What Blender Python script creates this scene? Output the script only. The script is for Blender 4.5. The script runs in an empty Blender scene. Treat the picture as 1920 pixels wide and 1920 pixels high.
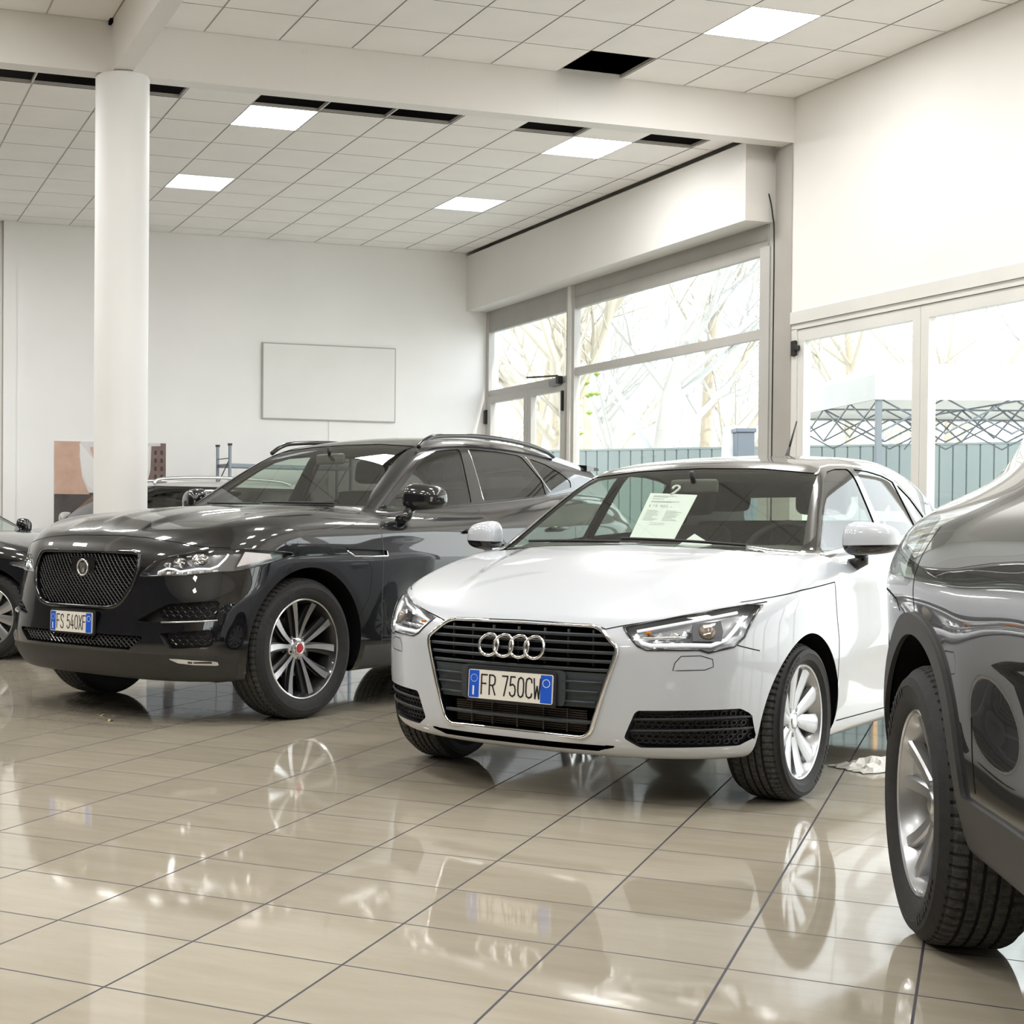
import bpy, math, random
import numpy as np
from mathutils import Vector, Matrix
random.seed(7)
rng = np.random.default_rng(7)
SC = bpy.context.scene
COL = SC.collection
PI = math.pi

# ------------------------------------------------------------------ materials
MATS = {}

def new_mat(name):
    m = bpy.data.materials.new(name)
    m.use_nodes = True
    nt = m.node_tree
    b = nt.nodes.get('Principled BSDF')
    return m, nt, b


def mat(name, col=(.8, .8, .8), rough=.5, metal=0., coat=0., coat_rough=.03, spec=.5, emit=None, estr=1., coat_ior=1.5, ior=1.5):
    if name in MATS:
        return MATS[name]
    m, nt, b = new_mat(name)
    b.inputs['Base Color'].default_value = (*col, 1)
    b.inputs['Roughness'].default_value = rough
    b.inputs['Metallic'].default_value = metal
    b.inputs['IOR'].default_value = ior
    b.inputs['Specular IOR Level'].default_value = spec
    b.inputs['Coat Weight'].default_value = coat
    b.inputs['Coat Roughness'].default_value = coat_rough
    b.inputs['Coat IOR'].default_value = coat_ior
    if emit:
        b.inputs['Emission Color'].default_value = (*emit, 1)
        b.inputs['Emission Strength'].default_value = estr
    MATS[name] = m
    return m


def noisy(name, c1, c2, scale=3., rough=.6, bump=0., bscale=None, metal=0., detail=3., stretch=(1, 1, 1), spec=.5, coat=0.):
    """procedural colour variation (noise) on a principled surface"""
    if name in MATS:
        return MATS[name]
    m, nt, b = new_mat(name)
    tc = nt.nodes.new('ShaderNodeTexCoord')
    mp = nt.nodes.new('ShaderNodeMapping')
    mp.inputs['Scale'].default_value = stretch
    nz = nt.nodes.new('ShaderNodeTexNoise')
    nz.inputs['Scale'].default_value = scale
    nz.inputs['Detail'].default_value = detail
    rp = nt.nodes.new('ShaderNodeValToRGB')
    rp.color_ramp.elements[0].position = .3
    rp.color_ramp.elements[1].position = .7
    rp.color_ramp.elements[0].color = (*c1, 1)
    rp.color_ramp.elements[1].color = (*c2, 1)
    nt.links.new(tc.outputs['Object'], mp.inputs['Vector'])
    nt.links.new(mp.outputs['Vector'], nz.inputs['Vector'])
    nt.links.new(nz.outputs['Fac'], rp.inputs['Fac'])
    nt.links.new(rp.outputs['Color'], b.inputs['Base Color'])
    b.inputs['Roughness'].default_value = rough
    b.inputs['Metallic'].default_value = metal
    b.inputs['Specular IOR Level'].default_value = spec
    b.inputs['Coat Weight'].default_value = coat
    if bump:
        n2 = nt.nodes.new('ShaderNodeTexNoise')
        n2.inputs['Scale'].default_value = bscale or scale * 8
        bp = nt.nodes.new('ShaderNodeBump')
        bp.inputs['Strength'].default_value = bump
        bp.inputs['Distance'].default_value = .02
        nt.links.new(mp.outputs['Vector'], n2.inputs['Vector'])
        nt.links.new(n2.outputs['Fac'], bp.inputs['Height'])
        nt.links.new(bp.outputs['Normal'], b.inputs['Normal'])
    MATS[name] = m
    return m


def glass(name, tint=(.9, .95, .92), ior=1.5, rough=0.):
    """thin pane: tinted transmission plus fresnel mirror reflection"""
    if name in MATS:
        return MATS[name]
    m = bpy.data.materials.new(name)
    m.use_nodes = True
    nt = m.node_tree
    nt.nodes.clear()
    out = nt.nodes.new('ShaderNodeOutputMaterial')
    mix = nt.nodes.new('ShaderNodeMixShader')
    tr = nt.nodes.new('ShaderNodeBsdfTransparent')
    tr.inputs['Color'].default_value = (*tint, 1)
    gl = nt.nodes.new('ShaderNodeBsdfGlossy')
    gl.inputs['Roughness'].default_value = rough
    fr = nt.nodes.new('ShaderNodeFresnel')
    # a thin pane reflects alike from both faces
    ge = nt.nodes.new('ShaderNodeNewGeometry')
    mi = nt.nodes.new('ShaderNodeMath'); mi.operation = 'MULTIPLY_ADD'
    mi.inputs[1].default_value = 1 / ior - ior
    mi.inputs[2].default_value = ior
    nt.links.new(ge.outputs['Backfacing'], mi.inputs[0])
    nt.links.new(mi.outputs[0], fr.inputs['IOR'])
    nt.links.new(fr.outputs['Fac'], mix.inputs['Fac'])
    nt.links.new(tr.outputs['BSDF'], mix.inputs[1])
    nt.links.new(gl.outputs['BSDF'], mix.inputs[2])
    nt.links.new(mix.outputs['Shader'], out.inputs['Surface'])
    MATS[name] = m
    return m


# ------------------------------------------------------------------ objects
def tag(o, label=None, cat=None, group=None, kind=None):
    if label: o['label'] = label
    if cat: o['category'] = cat
    if group: o['group'] = group
    if kind: o['kind'] = kind
    return o


def empty(name, loc=(0, 0, 0), rz=0., label=None, cat=None, group=None):
    o = bpy.data.objects.new(name, None)
    COL.objects.link(o)
    o.location = loc
    o.rotation_euler = (0, 0, rz)
    o.empty_display_size = .1
    return tag(o, label, cat, group)


def mk(name, V, F, mats, parent=None, smooth=False, normals=None, midx=None, angle=None):
    me = bpy.data.meshes.new(name)
    me.from_pydata([tuple(map(float, v)) for v in V], [], [tuple(map(int, f)) for f in F])
    if not isinstance(mats, (list, tuple)):
        mats = [mats]
    for m in mats:
        me.materials.append(m)
    if midx is not None:
        me.polygons.foreach_set('material_index', np.asarray(midx, dtype=np.int32))
    if smooth:
        me.polygons.foreach_set('use_smooth', np.ones(len(me.polygons), dtype=bool))
        if angle:
            me.set_sharp_from_angle(angle=math.radians(angle))
    me.update()
    if normals is not None:
        me.normals_split_custom_set_from_vertices([tuple(map(float, n)) for n in normals])
    o = bpy.data.objects.new(name, me)
    COL.objects.link(o)
    if parent is not None:
        o.parent = parent
    return o


def mk_loose(name, V, F, m, parent, smooth=True, normals=None):
    """one object per connected piece"""
    n = len(V); par = list(range(n))

    def find(a):
        while par[a] != a:
            par[a] = par[par[a]]; a = par[a]
        return a
    for f in F:
        r = find(f[0])
        for i in f[1:]: par[find(i)] = r
    groups = {}
    for f in F: groups.setdefault(find(f[0]), []).append(f)
    out = []
    for fs in groups.values():
        ids = sorted({i for f in fs for i in f}); mp = {a: b for b, a in enumerate(ids)}
        out.append(mk(name, [V[i] for i in ids], [tuple(mp[i] for i in f) for f in fs], m, parent, smooth, None if normals is None else [normals[i] for i in ids]))
    return out


class MB:
    """mesh collector"""
    def __init__(s):
        s.V, s.F, s.M = [], [], []

    def add(s, V, F, mi=0):
        n = len(s.V)
        s.V += [tuple(map(float, v)) for v in V]
        s.F += [tuple(int(i) + n for i in f) for f in F]
        s.M += [mi] * len(F)
        return s

    def box(s, lo, hi, mi=0, bev=0.):
        x0, y0, z0 = lo
        x1, y1, z1 = hi
        if bev <= 0:
            V = [(x0, y0, z0), (x1, y0, z0), (x1, y1, z0), (x0, y1, z0), (x0, y0, z1), (x1, y0, z1), (x1, y1, z1), (x0, y1, z1)]
            F = [(3, 2, 1, 0), (4, 5, 6, 7), (0, 1, 5, 4), (1, 2, 6, 5), (2, 3, 7, 6), (3, 0, 4, 7)]
            return s.add(V, F, mi)
        b = bev
        V = []
        idx = {}
        c = [((x0, x1)[i], (y0, y1)[j], (z0, z1)[k], i, j, k) for i in (0, 1) for j in (0, 1) for k in (0, 1)]
        for (x, y, z, i, j, k) in c:
            dx, dy, dz = (b if i == 0 else -b), (b if j == 0 else -b), (b if k == 0 else -b)
            idx[(i, j, k, 'x')] = len(V); V.append((x, y + dy, z + dz))
            idx[(i, j, k, 'y')] = len(V); V.append((x + dx, y, z + dz))
            idx[(i, j, k, 'z')] = len(V); V.append((x + dx, y + dy, z))
        F = []
        for i in (0, 1):
            f = [idx[(i, 0, 0, 'x')], idx[(i, 1, 0, 'x')], idx[(i, 1, 1, 'x')], idx[(i, 0, 1, 'x')]]
            F.append(f if i else f[::-1])
            f = [idx[(0, i, 0, 'y')], idx[(0, i, 1, 'y')], idx[(1, i, 1, 'y')], idx[(1, i, 0, 'y')]]
            F.append(f if i else f[::-1])
            f = [idx[(0, 0, i, 'z')], idx[(1, 0, i, 'z')], idx[(1, 1, i, 'z')], idx[(0, 1, i, 'z')]]
            F.append(f if i else f[::-1])
        for a in (0, 1):
            for c2 in (0, 1):
                F.append([idx[(0, a, c2, 'y')], idx[(1, a, c2, 'y')], idx[(1, a, c2, 'z')], idx[(0, a, c2, 'z')]])
                F.append([idx[(a, 0, c2, 'x')], idx[(a, 1, c2, 'x')], idx[(a, 1, c2, 'z')], idx[(a, 0, c2, 'z')]])
                F.append([idx[(a, c2, 0, 'x')], idx[(a, c2, 1, 'x')], idx[(a, c2, 1, 'y')], idx[(a, c2, 0, 'y')]])
        for i in (0, 1):
            for j in (0, 1):
                for k in (0, 1):
                    F.append([idx[(i, j, k, 'x')], idx[(i, j, k, 'y')], idx[(i, j, k, 'z')]])
        return s.add(V, F, mi)

    def tube(s, P, r, n=8, mi=0, closed=False, cap=True):
        P = [np.array(p, float) for p in P]
        m = len(P)
        rs = r if hasattr(r, '__len__') else [r] * m
        V = []
        up = None
        for i in range(m):
            if closed:
                t = P[(i + 1) % m] - P[i - 1]
            else:
                t = P[min(i + 1, m - 1)] - P[max(i - 1, 0)]
            t = t / (np.linalg.norm(t) + 1e-12)
            if up is None:
                a = np.array([0, 0, 1.]) if abs(t[2]) < .9 else np.array([1., 0, 0])
                u = np.cross(t, a)
            else:
                u = up - t * np.dot(up, t)
            u /= np.linalg.norm(u) + 1e-12
            up = u
            v = np.cross(t, u)
            for k in range(n):
                a = 2 * PI * k / n
                V.append(P[i] + rs[i] * (math.cos(a) * u + math.sin(a) * v))
        F = []
        for i in range(m if closed else m - 1):
            j = (i + 1) % m
            for k in range(n):
                F.append((i * n + k, i * n + (k + 1) % n, j * n + (k + 1) % n, j * n + k))
        if cap and not closed:
            F.append(tuple(range(n))[::-1])
            F.append(tuple((m - 1) * n + k for k in range(n)))
        return s.add(V, F, mi)

    def lathe(s, prof, n=48, axis='z', c=(0, 0, 0), mi=0, closed=False, rmod=None):
        """prof: (radius, height) list revolved about the axis"""
        V, F = [], []
        m = len(prof)
        for k in range(n):
            a = 2 * PI * k / n
            for j, (r, h) in enumerate(prof):
                if rmod: r = rmod(k, j, r)
                if axis == 'z':
                    V.append((c[0] + r * math.cos(a), c[1] + r * math.sin(a), c[2] + h))
                elif axis == 'y':
                    V.append((c[0] + r * math.cos(a), c[1] + h, c[2] + r * math.sin(a)))
                else:
                    V.append((c[0] + h, c[1] + r * math.cos(a), c[2] + r * math.sin(a)))
        for k in range(n):
            k2 = (k + 1) % n
            for j in range(m if closed else m - 1):
                j2 = (j + 1) % m
                F.append((k * m + j, k * m + j2, k2 * m + j2, k2 * m + j))
        return s.add(V, F, mi)

    def prism(s, pts, ax, a0, a1, mi=0):
        """2-D outline extruded along axis ax between a0 and a1"""
        n = len(pts)

        def P(p, a):
            if ax == 'x': return (a, p[0], p[1])
            if ax == 'y': return (p[0], a, p[1])
            return (p[0], p[1], a)
        V = [P(p, a0) for p in pts] + [P(p, a1) for p in pts]
        F = [tuple(range(n)), tuple(range(2 * n - 1, n - 1, -1))] + [(i, i + n, (i + 1) % n + n, (i + 1) % n) for i in range(n)]
        return s.add(V, F, mi)

    def build(s, name, mats, parent=None, smooth=False, angle=None):
        return mk(name, s.V, s.F, mats, parent, smooth, midx=s.M if isinstance(mats, (list, tuple)) else None, angle=angle)


def box_obj(name, lo, hi, m, parent=None, bev=0.):
    return MB().box(lo, hi, bev=bev).build(name, m, parent)


def subdivide(o, n=2, bevel=0.):
    if bevel:
        md = o.modifiers.new('bevel', 'BEVEL'); md.width = bevel; md.segments = 2
    if n:
        md = o.modifiers.new('smooth', 'SUBSURF'); md.levels = n; md.render_levels = n
    for p in o.data.polygons: p.use_smooth = True
    return o


# ------------------------------------------------------------------ implicit car bodies
class Spl:
    """smooth 1-D curve through knots (pchip, then blurred)"""
    def __init__(s, knots, blur=.02):
        k = sorted(knots)
        x = np.array([a for a, b in k], float); y = np.array([b for a, b in k], float)
        if len(x) == 1:
            x = np.array([x[0], x[0] + 1]); y = np.array([y[0], y[0]])
        h = np.diff(x); dl = np.diff(y) / h
        d = np.zeros_like(y)
        for i in range(1, len(x) - 1):
            if dl[i - 1] * dl[i] > 0:
                w1 = 2 * h[i] + h[i - 1]; w2 = h[i] + 2 * h[i - 1]
                d[i] = (w1 + w2) / (w1 / dl[i - 1] + w2 / dl[i])
        d[0], d[-1] = dl[0], dl[-1]
        L = x[-1] - x[0]
        s.x = np.linspace(x[0] - .3 * L, x[-1] + .3 * L, 3000)
        i = np.clip(np.searchsorted(x, s.x) - 1, 0, len(x) - 2)
        t = (s.x - x[i]) / h[i]
        tc = np.clip(t, 0, 1)
        v = (2 * tc**3 - 3 * tc**2 + 1) * y[i] + (tc**3 - 2 * tc**2 + tc) * h[i] * d[i] + (-2 * tc**3 + 3 * tc**2) * y[i + 1] + (tc**3 - tc**2) * h[i] * d[i + 1]
        lo, hi = s.x < x[0], s.x > x[-1]
        v[lo] = y[0] + (s.x[lo] - x[0]) * d[0] * .5
        v[hi] = y[-1] + (s.x[hi] - x[-1]) * d[-1] * .5
        if blur:
            w = max(1, int(blur / (s.x[1] - s.x[0])))
            for _ in range(3):
                ker = np.ones(2 * w + 1) / (2 * w + 1)
                vp = np.concatenate([2 * v[0] - v[w:0:-1], v, 2 * v[-1] - v[-2:-w - 2:-1]])
                v = np.convolve(vp, ker, 'valid')
        s.v = v

    def __call__(s, q):
        return np.interp(q, s.x, s.v)


def smax(a, b, k):
    h = np.maximum(k - np.abs(a - b), 0) / k
    return np.maximum(a, b) + h * h * k * .25


def smin(a, b, k):
    return -smax(-a, -b, k)


def sstep(x, a, b):
    t = np.clip((x - a) / (b - a), 0, 1)
    return t * t * (3 - 2 * t)


def poly_sdf(pts, r=0.):
    P = np.array(pts, float)

    def d(u, v):
        u = np.asarray(u, float); v = np.asarray(v, float)
        best = np.full(u.shape, 1e9); ins = np.zeros(u.shape, bool)
        n = len(P)
        for i in range(n):
            a, b = P[i], P[(i + 1) % n]
            e = b - a
            w0, w1 = u - a[0], v - a[1]
            t = np.clip((w0 * e[0] + w1 * e[1]) / (e @ e + 1e-12), 0, 1)
            best = np.minimum(best, (w0 - t * e[0])**2 + (w1 - t * e[1])**2)
            c = (a[1] > v) != (b[1] > v)
            den = (b[1] - a[1]) if abs(b[1] - a[1]) > 1e-12 else 1e-12
            ins ^= c & (u < (b[0] - a[0]) * (v - a[1]) / den + a[0])
        q = np.sqrt(best)
        return np.where(ins, -q, q) - r
    return d


def inset_poly(pts, r):
    """move every corner of an outline inward by r (for rounded outlines)"""
    P = np.array(pts, float); n = len(P)
    ar = sum(P[i][0] * P[(i + 1) % n][1] - P[(i + 1) % n][0] * P[i][1] for i in range(n))
    sg = 1 if ar > 0 else -1
    out = []
    for i in range(n):
        a, b, c = P[i - 1], P[i], P[(i + 1) % n]
        e1 = (b - a) / (np.linalg.norm(b - a) + 1e-12); e2 = (c - b) / (np.linalg.norm(c - b) + 1e-12)
        n1 = sg * np.array([-e1[1], e1[0]]); n2 = sg * np.array([-e2[1], e2[0]])
        m = n1 + n2
        k = max(.35, 1 + n1 @ n2)
        out.append(tuple(b + m * r / k))
    return out


def rounded(pts, r):
    return poly_sdf(inset_poly(pts, r), r)


def round_path(pts, r, n=5, closed=True):
    """corner-rounded polyline points"""
    P = [np.array(p, float) for p in pts]; out = []
    m = len(P)
    for i in range(m):
        if not closed and i in (0, m - 1):
            out.append(P[i]); continue
        a, b, c = P[i - 1], P[i], P[(i + 1) % m]
        la, lc = np.linalg.norm(a - b), np.linalg.norm(c - b)
        k = min(r, la * .45, lc * .45)
        p0 = b + (a - b) / la * k; p1 = b + (c - b) / lc * k
        for t in np.linspace(0, 1, n):
            out.append((1 - t)**2 * p0 + 2 * t * (1 - t) * b + t * t * p1)
    return out


class Body:
    """half car body (y >= 0) as an implicit surface, meshed and cut into panels"""
    def __init__(s, f, lo, hi, h):
        s.f = f
        s.mesh(lo, hi, h)
        s.project(3)

    def grad(s, P, e=1e-4):
        g = np.zeros_like(P)
        for i in range(3):
            d = np.zeros(3); d[i] = e
            A, B = P + d, P - d
            g[:, i] = (s.f(A[:, 0], A[:, 1], A[:, 2]) - s.f(B[:, 0], B[:, 1], B[:, 2])) / (2 * e)
        return g

    def normals(s, P):
        g = s.grad(P)
        return g / (np.linalg.norm(g, axis=1)[:, None] + 1e-9)

    def project(s, it=2, idx=None):
        for _ in range(it):
            P = s.V if idx is None else s.V[idx]
            v = s.f(P[:, 0], P[:, 1], P[:, 2]); g = s.grad(P)
            st = (v / (np.sum(g * g, 1) + 1e-6))[:, None] * g
            l = np.linalg.norm(st, axis=1)[:, None]
            st *= np.minimum(1, .01 / (l + 1e-9))
            st[np.abs(P[:, 1]) < 1e-6, 1] = 0
            if idx is None: s.V = P - st
            else: s.V[idx] = P - st
    def mesh(s, lo, hi, h):
        xs = np.arange(lo[0], hi[0] + h, h); ys = np.arange(-h / 2, hi[1] + h, h); zs = np.arange(lo[2], hi[2] + h, h)
        G = np.empty((len(xs), len(ys), len(zs)), np.float32)
        Y, Z = np.meshgrid(ys, zs, indexing='ij')
        for i in range(0, len(xs), 16):
            xx = xs[i:i + 16]
            X = np.broadcast_to(xx[:, None, None], (len(xx),) + Y.shape)
            G[i:i + 16] = s.f(X.ravel(), np.broadcast_to(Y, X.shape).ravel(), np.broadcast_to(Z, X.shape).ravel()).reshape(X.shape)
        S = G < 0
        nx, ny, nz = G.shape
        # cell vertices
        acc = np.zeros((nx - 1, ny - 1, nz - 1, 3), np.float32); cnt = np.zeros((nx - 1, ny - 1, nz - 1), np.float32)
        offs = [(0, 0), (0, 1), (1, 0), (1, 1)]
        for ax in range(3):
            sl0 = [slice(None)] * 3; sl1 = [slice(None)] * 3
            sl0[ax] = slice(0, -1); sl1[ax] = slice(1, None)
            a, b = G[tuple(sl0)], G[tuple(sl1)]
            cr = S[tuple(sl0)] != S[tuple(sl1)]
            t = np.where(cr, a / (a - b + 1e-12), 0)
            o1, o2 = [k for k in range(3) if k != ax]
            for (p, q) in offs:
                sl = [None] * 3
                sl[ax] = slice(None)
                sl[o1] = slice(p, G.shape[o1] - 1 + p); sl[o2] = slice(q, G.shape[o2] - 1 + q)
                c = cr[tuple(sl)]; tt = t[tuple(sl)]
                cnt += c
                acc[..., ax] += np.where(c, tt, 0)
                acc[..., o1] += np.where(c, p, 0); acc[..., o2] += np.where(c, q, 0)
        act = cnt > 0
        ids = np.full(act.shape, -1, np.int64)
        ids[act] = np.arange(act.sum())
        I = np.argwhere(act)
        off = acc[act] / cnt[act][:, None]
        V = (I + off) * h + np.array([xs[0], ys[0], zs[0]])
        V[I[:, 1] == 0, 1] = 0.
        F = []
        for ax in range(3):
            sl0 = [slice(None)] * 3; sl1 = [slice(None)] * 3
            sl0[ax] = slice(0, -1); sl1[ax] = slice(1, None)
            s0, s1 = S[tuple(sl0)], S[tuple(sl1)]
            E = np.argwhere(s0 != s1)
            o1, o2 = [k for k in range(3) if k != ax]
            if ax == 1: o1, o2 = 2, 0
            ok = (E[:, o1] >= 1) & (E[:, o2] >= 1) & (E[:, o1] < G.shape[o1] - 1) & (E[:, o2] < G.shape[o2] - 1)
            E = E[ok]
            if ax == 1:
                E = E[E[:, 1] >= 0]
            q = []
            for (p, r) in ((1, 1), (0, 1), (0, 0), (1, 0)):
                C = E.copy()
                C[:, o1] -= p; C[:, o2] -= r
                q.append(ids[C[:, 0], C[:, 1], C[:, 2]])
            q = np.stack(q, 1)
            fl = ~s0[E[:, 0], E[:, 1], E[:, 2]]
            q[fl] = q[fl][:, ::-1]
            if ax != 1:
                # quads lying across the mirror plane are made by cell row 0 only on its +y side
                pass
            F.append(q)
        F = np.concatenate(F)
        F = F[(F >= 0).all(1)]
        # drop quads entirely on the mirror plane
        F = F[~(V[F][:, :, 1] == 0).all(1)]
        s.V = V.astype(float)
        s.F = [tuple(f) for f in F]

    def cut(s, dfun):
        d = dfun(s.V[:, 0], s.V[:, 1], s.V[:, 2])
        sn = d < 0
        mx = 8
        A = np.array([f + (f[-1],) * (mx - len(f)) if len(f) <= mx else f[:mx] for f in s.F])
        m = sn[A]
        mixed = m.any(1) & ~m.all(1)
        if not mixed.any(): return
        newV, cache, out = [], {}, []
        n0 = len(s.V)
        keep = [f for f, b in zip(s.F, mixed) if not b]

        def edge(a, b):
            k = (a, b) if a < b else (b, a)
            if k not in cache:
                t = d[k[0]] / (d[k[0]] - d[k[1]])
                cache[k] = n0 + len(newV)
                newV.append(s.V[k[0]] * (1 - t) + s.V[k[1]] * t)
            return cache[k]
        for i in np.nonzero(mixed)[0]:
            f = s.F[i]
            pi, po = [], []
            for a, b in zip(f, f[1:] + f[:1]):
                (pi if sn[a] else po).append(a)
                if sn[a] != sn[b]:
                    e = edge(a, b)
                    pi.append(e); po.append(e)
            for p in (pi, po):
                if len(p) >= 3: out.append(tuple(p))
        s.V = np.concatenate([s.V, np.array(newV)])
        s.F = keep + out
        s.project(1, np.arange(n0, len(s.V)))

    def split(s, regions):
        """regions: list of (name, dfun); cuts all outlines, returns {name: faces}"""
        for nme, df in regions:
            s.cut(df)
        C = np.array([s.V[list(f)].mean(0) for f in s.F])
        lab = np.full(len(s.F), -1)
        for i, (nme, df) in enumerate(regions):
            d = df(C[:, 0], C[:, 1], C[:, 2])
            lab[(d < 0) & (lab < 0)] = i
        s.N = s.normals(s.V)
        R = {}
        for f, l in zip(s.F, lab):
            R.setdefault('body' if l < 0 else regions[l][0], []).append(f)
        s.R = R
        return R

    def sub(s, faces):
        ids = sorted({i for f in faces for i in f})
        mp = {a: b for b, a in enumerate(ids)}
        return s.V[ids].copy(), [tuple(mp[i] for i in f) for f in faces], s.N[ids].copy()

    @staticmethod
    def mirror(V, F, N, weld=True):
        n = len(V)
        Vm = V * np.array([1, -1, 1]); Nm = N * np.array([1, -1, 1])
        if not weld:
            return Vm, [f[::-1] for f in F], Nm
        c = np.abs(V[:, 1]) < 1e-6
        mp = np.where(c, np.arange(n), 0)
        k = n
        add = []
        for i in range(n):
            if not c[i]:
                mp[i] = k; k += 1; add.append(i)
        V2 = np.concatenate([V, Vm[add]]) if add else V
        N2 = np.concatenate([N, Nm[add]]) if add else N
        return V2, F + [tuple(mp[i] for i in f[::-1]) for f in F], N2

    @staticmethod
    def rim(F):
        cnt = {}
        for f in F:
            for a, b in zip(f, f[1:] + f[:1]):
                k = (min(a, b), max(a, b))
                cnt.setdefault(k, []).append((a, b))
        return [v[0] for v in cnt.values() if len(v) == 1]

    def part(s, name, region, m, parent, sides='both', off=0., normals=True):
        """a panel from one region. sides: 'both' = one welded object, 'pair' = two objects, 'left'"""
        if region not in s.R: return []
        V, F, N = s.sub(s.R[region])
        V = V + N * off
        res = []
        if sides == 'loose':
            V2, F2, N2 = s.mirror(V, F, N)
            return mk_loose(name, V2, F2, m, parent, True, N2)
        if sides == 'both':
            V2, F2, N2 = s.mirror(V, F, N)
            res.append(mk(name, V2, F2, m, parent, True, N2 if normals else None))
        else:
            res.append(mk(name, V, F, m, parent, True, N if normals else None))
            if sides == 'pair':
                V2, F2, N2 = s.mirror(V, F, N, False)
                res.append(mk(name, V2, F2, m, parent, True, N2 if normals else None))
        return res

    def tray(s, name, region, m, parent, depth=.02, direction=None, sides='both', off=0., floor=True, shrink=0.):
        """the pocket behind an opening: walls (and floor) set in by depth"""
        if region not in s.R: return []
        V, F, N = s.sub(s.R[region])
        D = N if direction is None else np.broadcast_to(np.array(direction, float), N.shape)
        V0 = V + N * off
        V1 = V0 - D * depth
        if shrink:
            c = V1.mean(0); V1 = V1 + (c - V1) * shrink
        n = len(V)
        F2 = [tuple(i + n for i in f) for f in F] if floor else []
        for a, b in s.rim(F):
            if abs(V[a][1]) < 1e-6 and abs(V[b][1]) < 1e-6 and sides == 'both': continue
            F2.append((a, b, b + n, a + n))
        VV = np.concatenate([V0, V1]); NN = np.concatenate([N, N])
        res = []
        if sides == 'both':
            A, B, _ = s.mirror(VV, F2, NN)
            res.append(mk(name, A, B, m, parent, True, angle=40))
        else:
            res.append(mk(name, VV, F2, m, parent, True, angle=40))
            if sides == 'pair':
                A, B, _ = s.mirror(VV, F2, NN, False)
                res.append(mk(name, A, B, m, parent, True, angle=40))
        return res

    def hit(s, axis, a, b, start=None, d=None):
        """surface point seen along an axis: 'x' -> (y,z), '-x', 'y' -> (x,z), 'z' -> (x,y)"""
        t = np.linspace(0, 1, 400)
        if axis == 'x': O = np.array([start if start is not None else 1.3, a, b]); D = np.array([-1.6, 0, 0])
        elif axis == '-x': O = np.array([-5., a, b]); D = np.array([2.6, 0, 0])
        elif axis == 'y': O = np.array([a, 1.3, b]); D = np.array([0, -1.3, 0])
        else: O = np.array([a, b, 2.0]); D = np.array([0, 0, -2.0])
        P = O + t[:, None] * D
        v = s.f(P[:, 0], P[:, 1], P[:, 2])
        k = np.nonzero(v < 0)[0]
        if len(k) == 0 or k[0] == 0: return None
        t0, t1 = t[k[0] - 1], t[k[0]]
        for _ in range(25):
            tm = (t0 + t1) / 2
            q = O + tm * D
            if s.f(q[:1], q[1:2], q[2:3])[0] < 0: t1 = tm
            else: t0 = tm
        return O + t1 * D

    def path(s, axis, pts, n=10, closed=False, off=0.):
        """polyline draped on the surface -> points and normals"""
        P = []
        m = len(pts)
        for i in range(m if closed else m - 1):
            a, b = np.array(pts[i], float), np.array(pts[(i + 1) % m], float)
            k = max(2, int(np.linalg.norm(b - a) / .015))
            for t in np.linspace(0, 1, k, endpoint=False): P.append(a + (b - a) * t)
        if not closed: P.append(np.array(pts[-1], float))
        Q = [s.hit(axis, p[0], p[1]) for p in P]
        Q = np.array([q for q in Q if q is not None])
        N = s.normals(Q)
        return Q + N * off, N

    def ribbon(s, name, axis, lines, w, m, parent, off=.0006, mirror=True, closed=False):
        """thin dark joint lines draped on the body"""
        res = []
        for pts in lines:
            V, F = [], []
            Q, N = s.path(axis, pts, closed=closed, off=off)
            T = np.gradient(Q, axis=0)
            T /= np.linalg.norm(T, axis=1)[:, None] + 1e-9
            B = np.cross(N, T)
            b0 = len(V)
            k = len(Q)
            for q, b in zip(Q, B):
                V.append(q + b * w / 2); V.append(q - b * w / 2)
            for i in range(k - 1): F.append((b0 + 2 * i, b0 + 2 * i + 1, b0 + 2 * i + 3, b0 + 2 * i + 2))
            if closed: F.append((b0 + 2 * k - 2, b0 + 2 * k - 1, b0 + 1, b0))
            centre = abs(pts[0][0]) < 1e-6 and axis == 'x'
            Vm = [v * np.array([1, -1, 1]) for v in V]; Fm = [f[::-1] for f in F]
            if mirror and centre:
                n = len(V)
                res.append(mk(name, V + Vm, F + [tuple(i + n for i in f) for f in Fm] + [(0, 1, n + 1, n)], m, parent, True))
            else:
                res.append(mk(name, V, F, m, parent, True))
                if mirror: res.append(mk(name, Vm, Fm, m, parent, True))
        return res

    def strip(s, name, axis, pts, r, m, parent, closed=False, mirror='pair', off=0., n=6, flat=1.):
        """rounded bar draped on the body (mouldings, frames)"""
        Q, N = s.path(axis, pts, closed=closed, off=off)
        res = []
        mb = MB().tube(Q, r, n, closed=closed)
        if mirror == 'weld':
            mb.tube(Q * np.array([1, -1, 1]), r, n, closed=closed)
            return [mb.build(name, m, parent, True)]
        res.append(mb.build(name, m, parent, True))
        if mirror == 'pair':
            res.append(MB().tube(Q * np.array([1, -1, 1]), r, n, closed=closed).build(name, m, parent, True))
        return res


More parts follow.
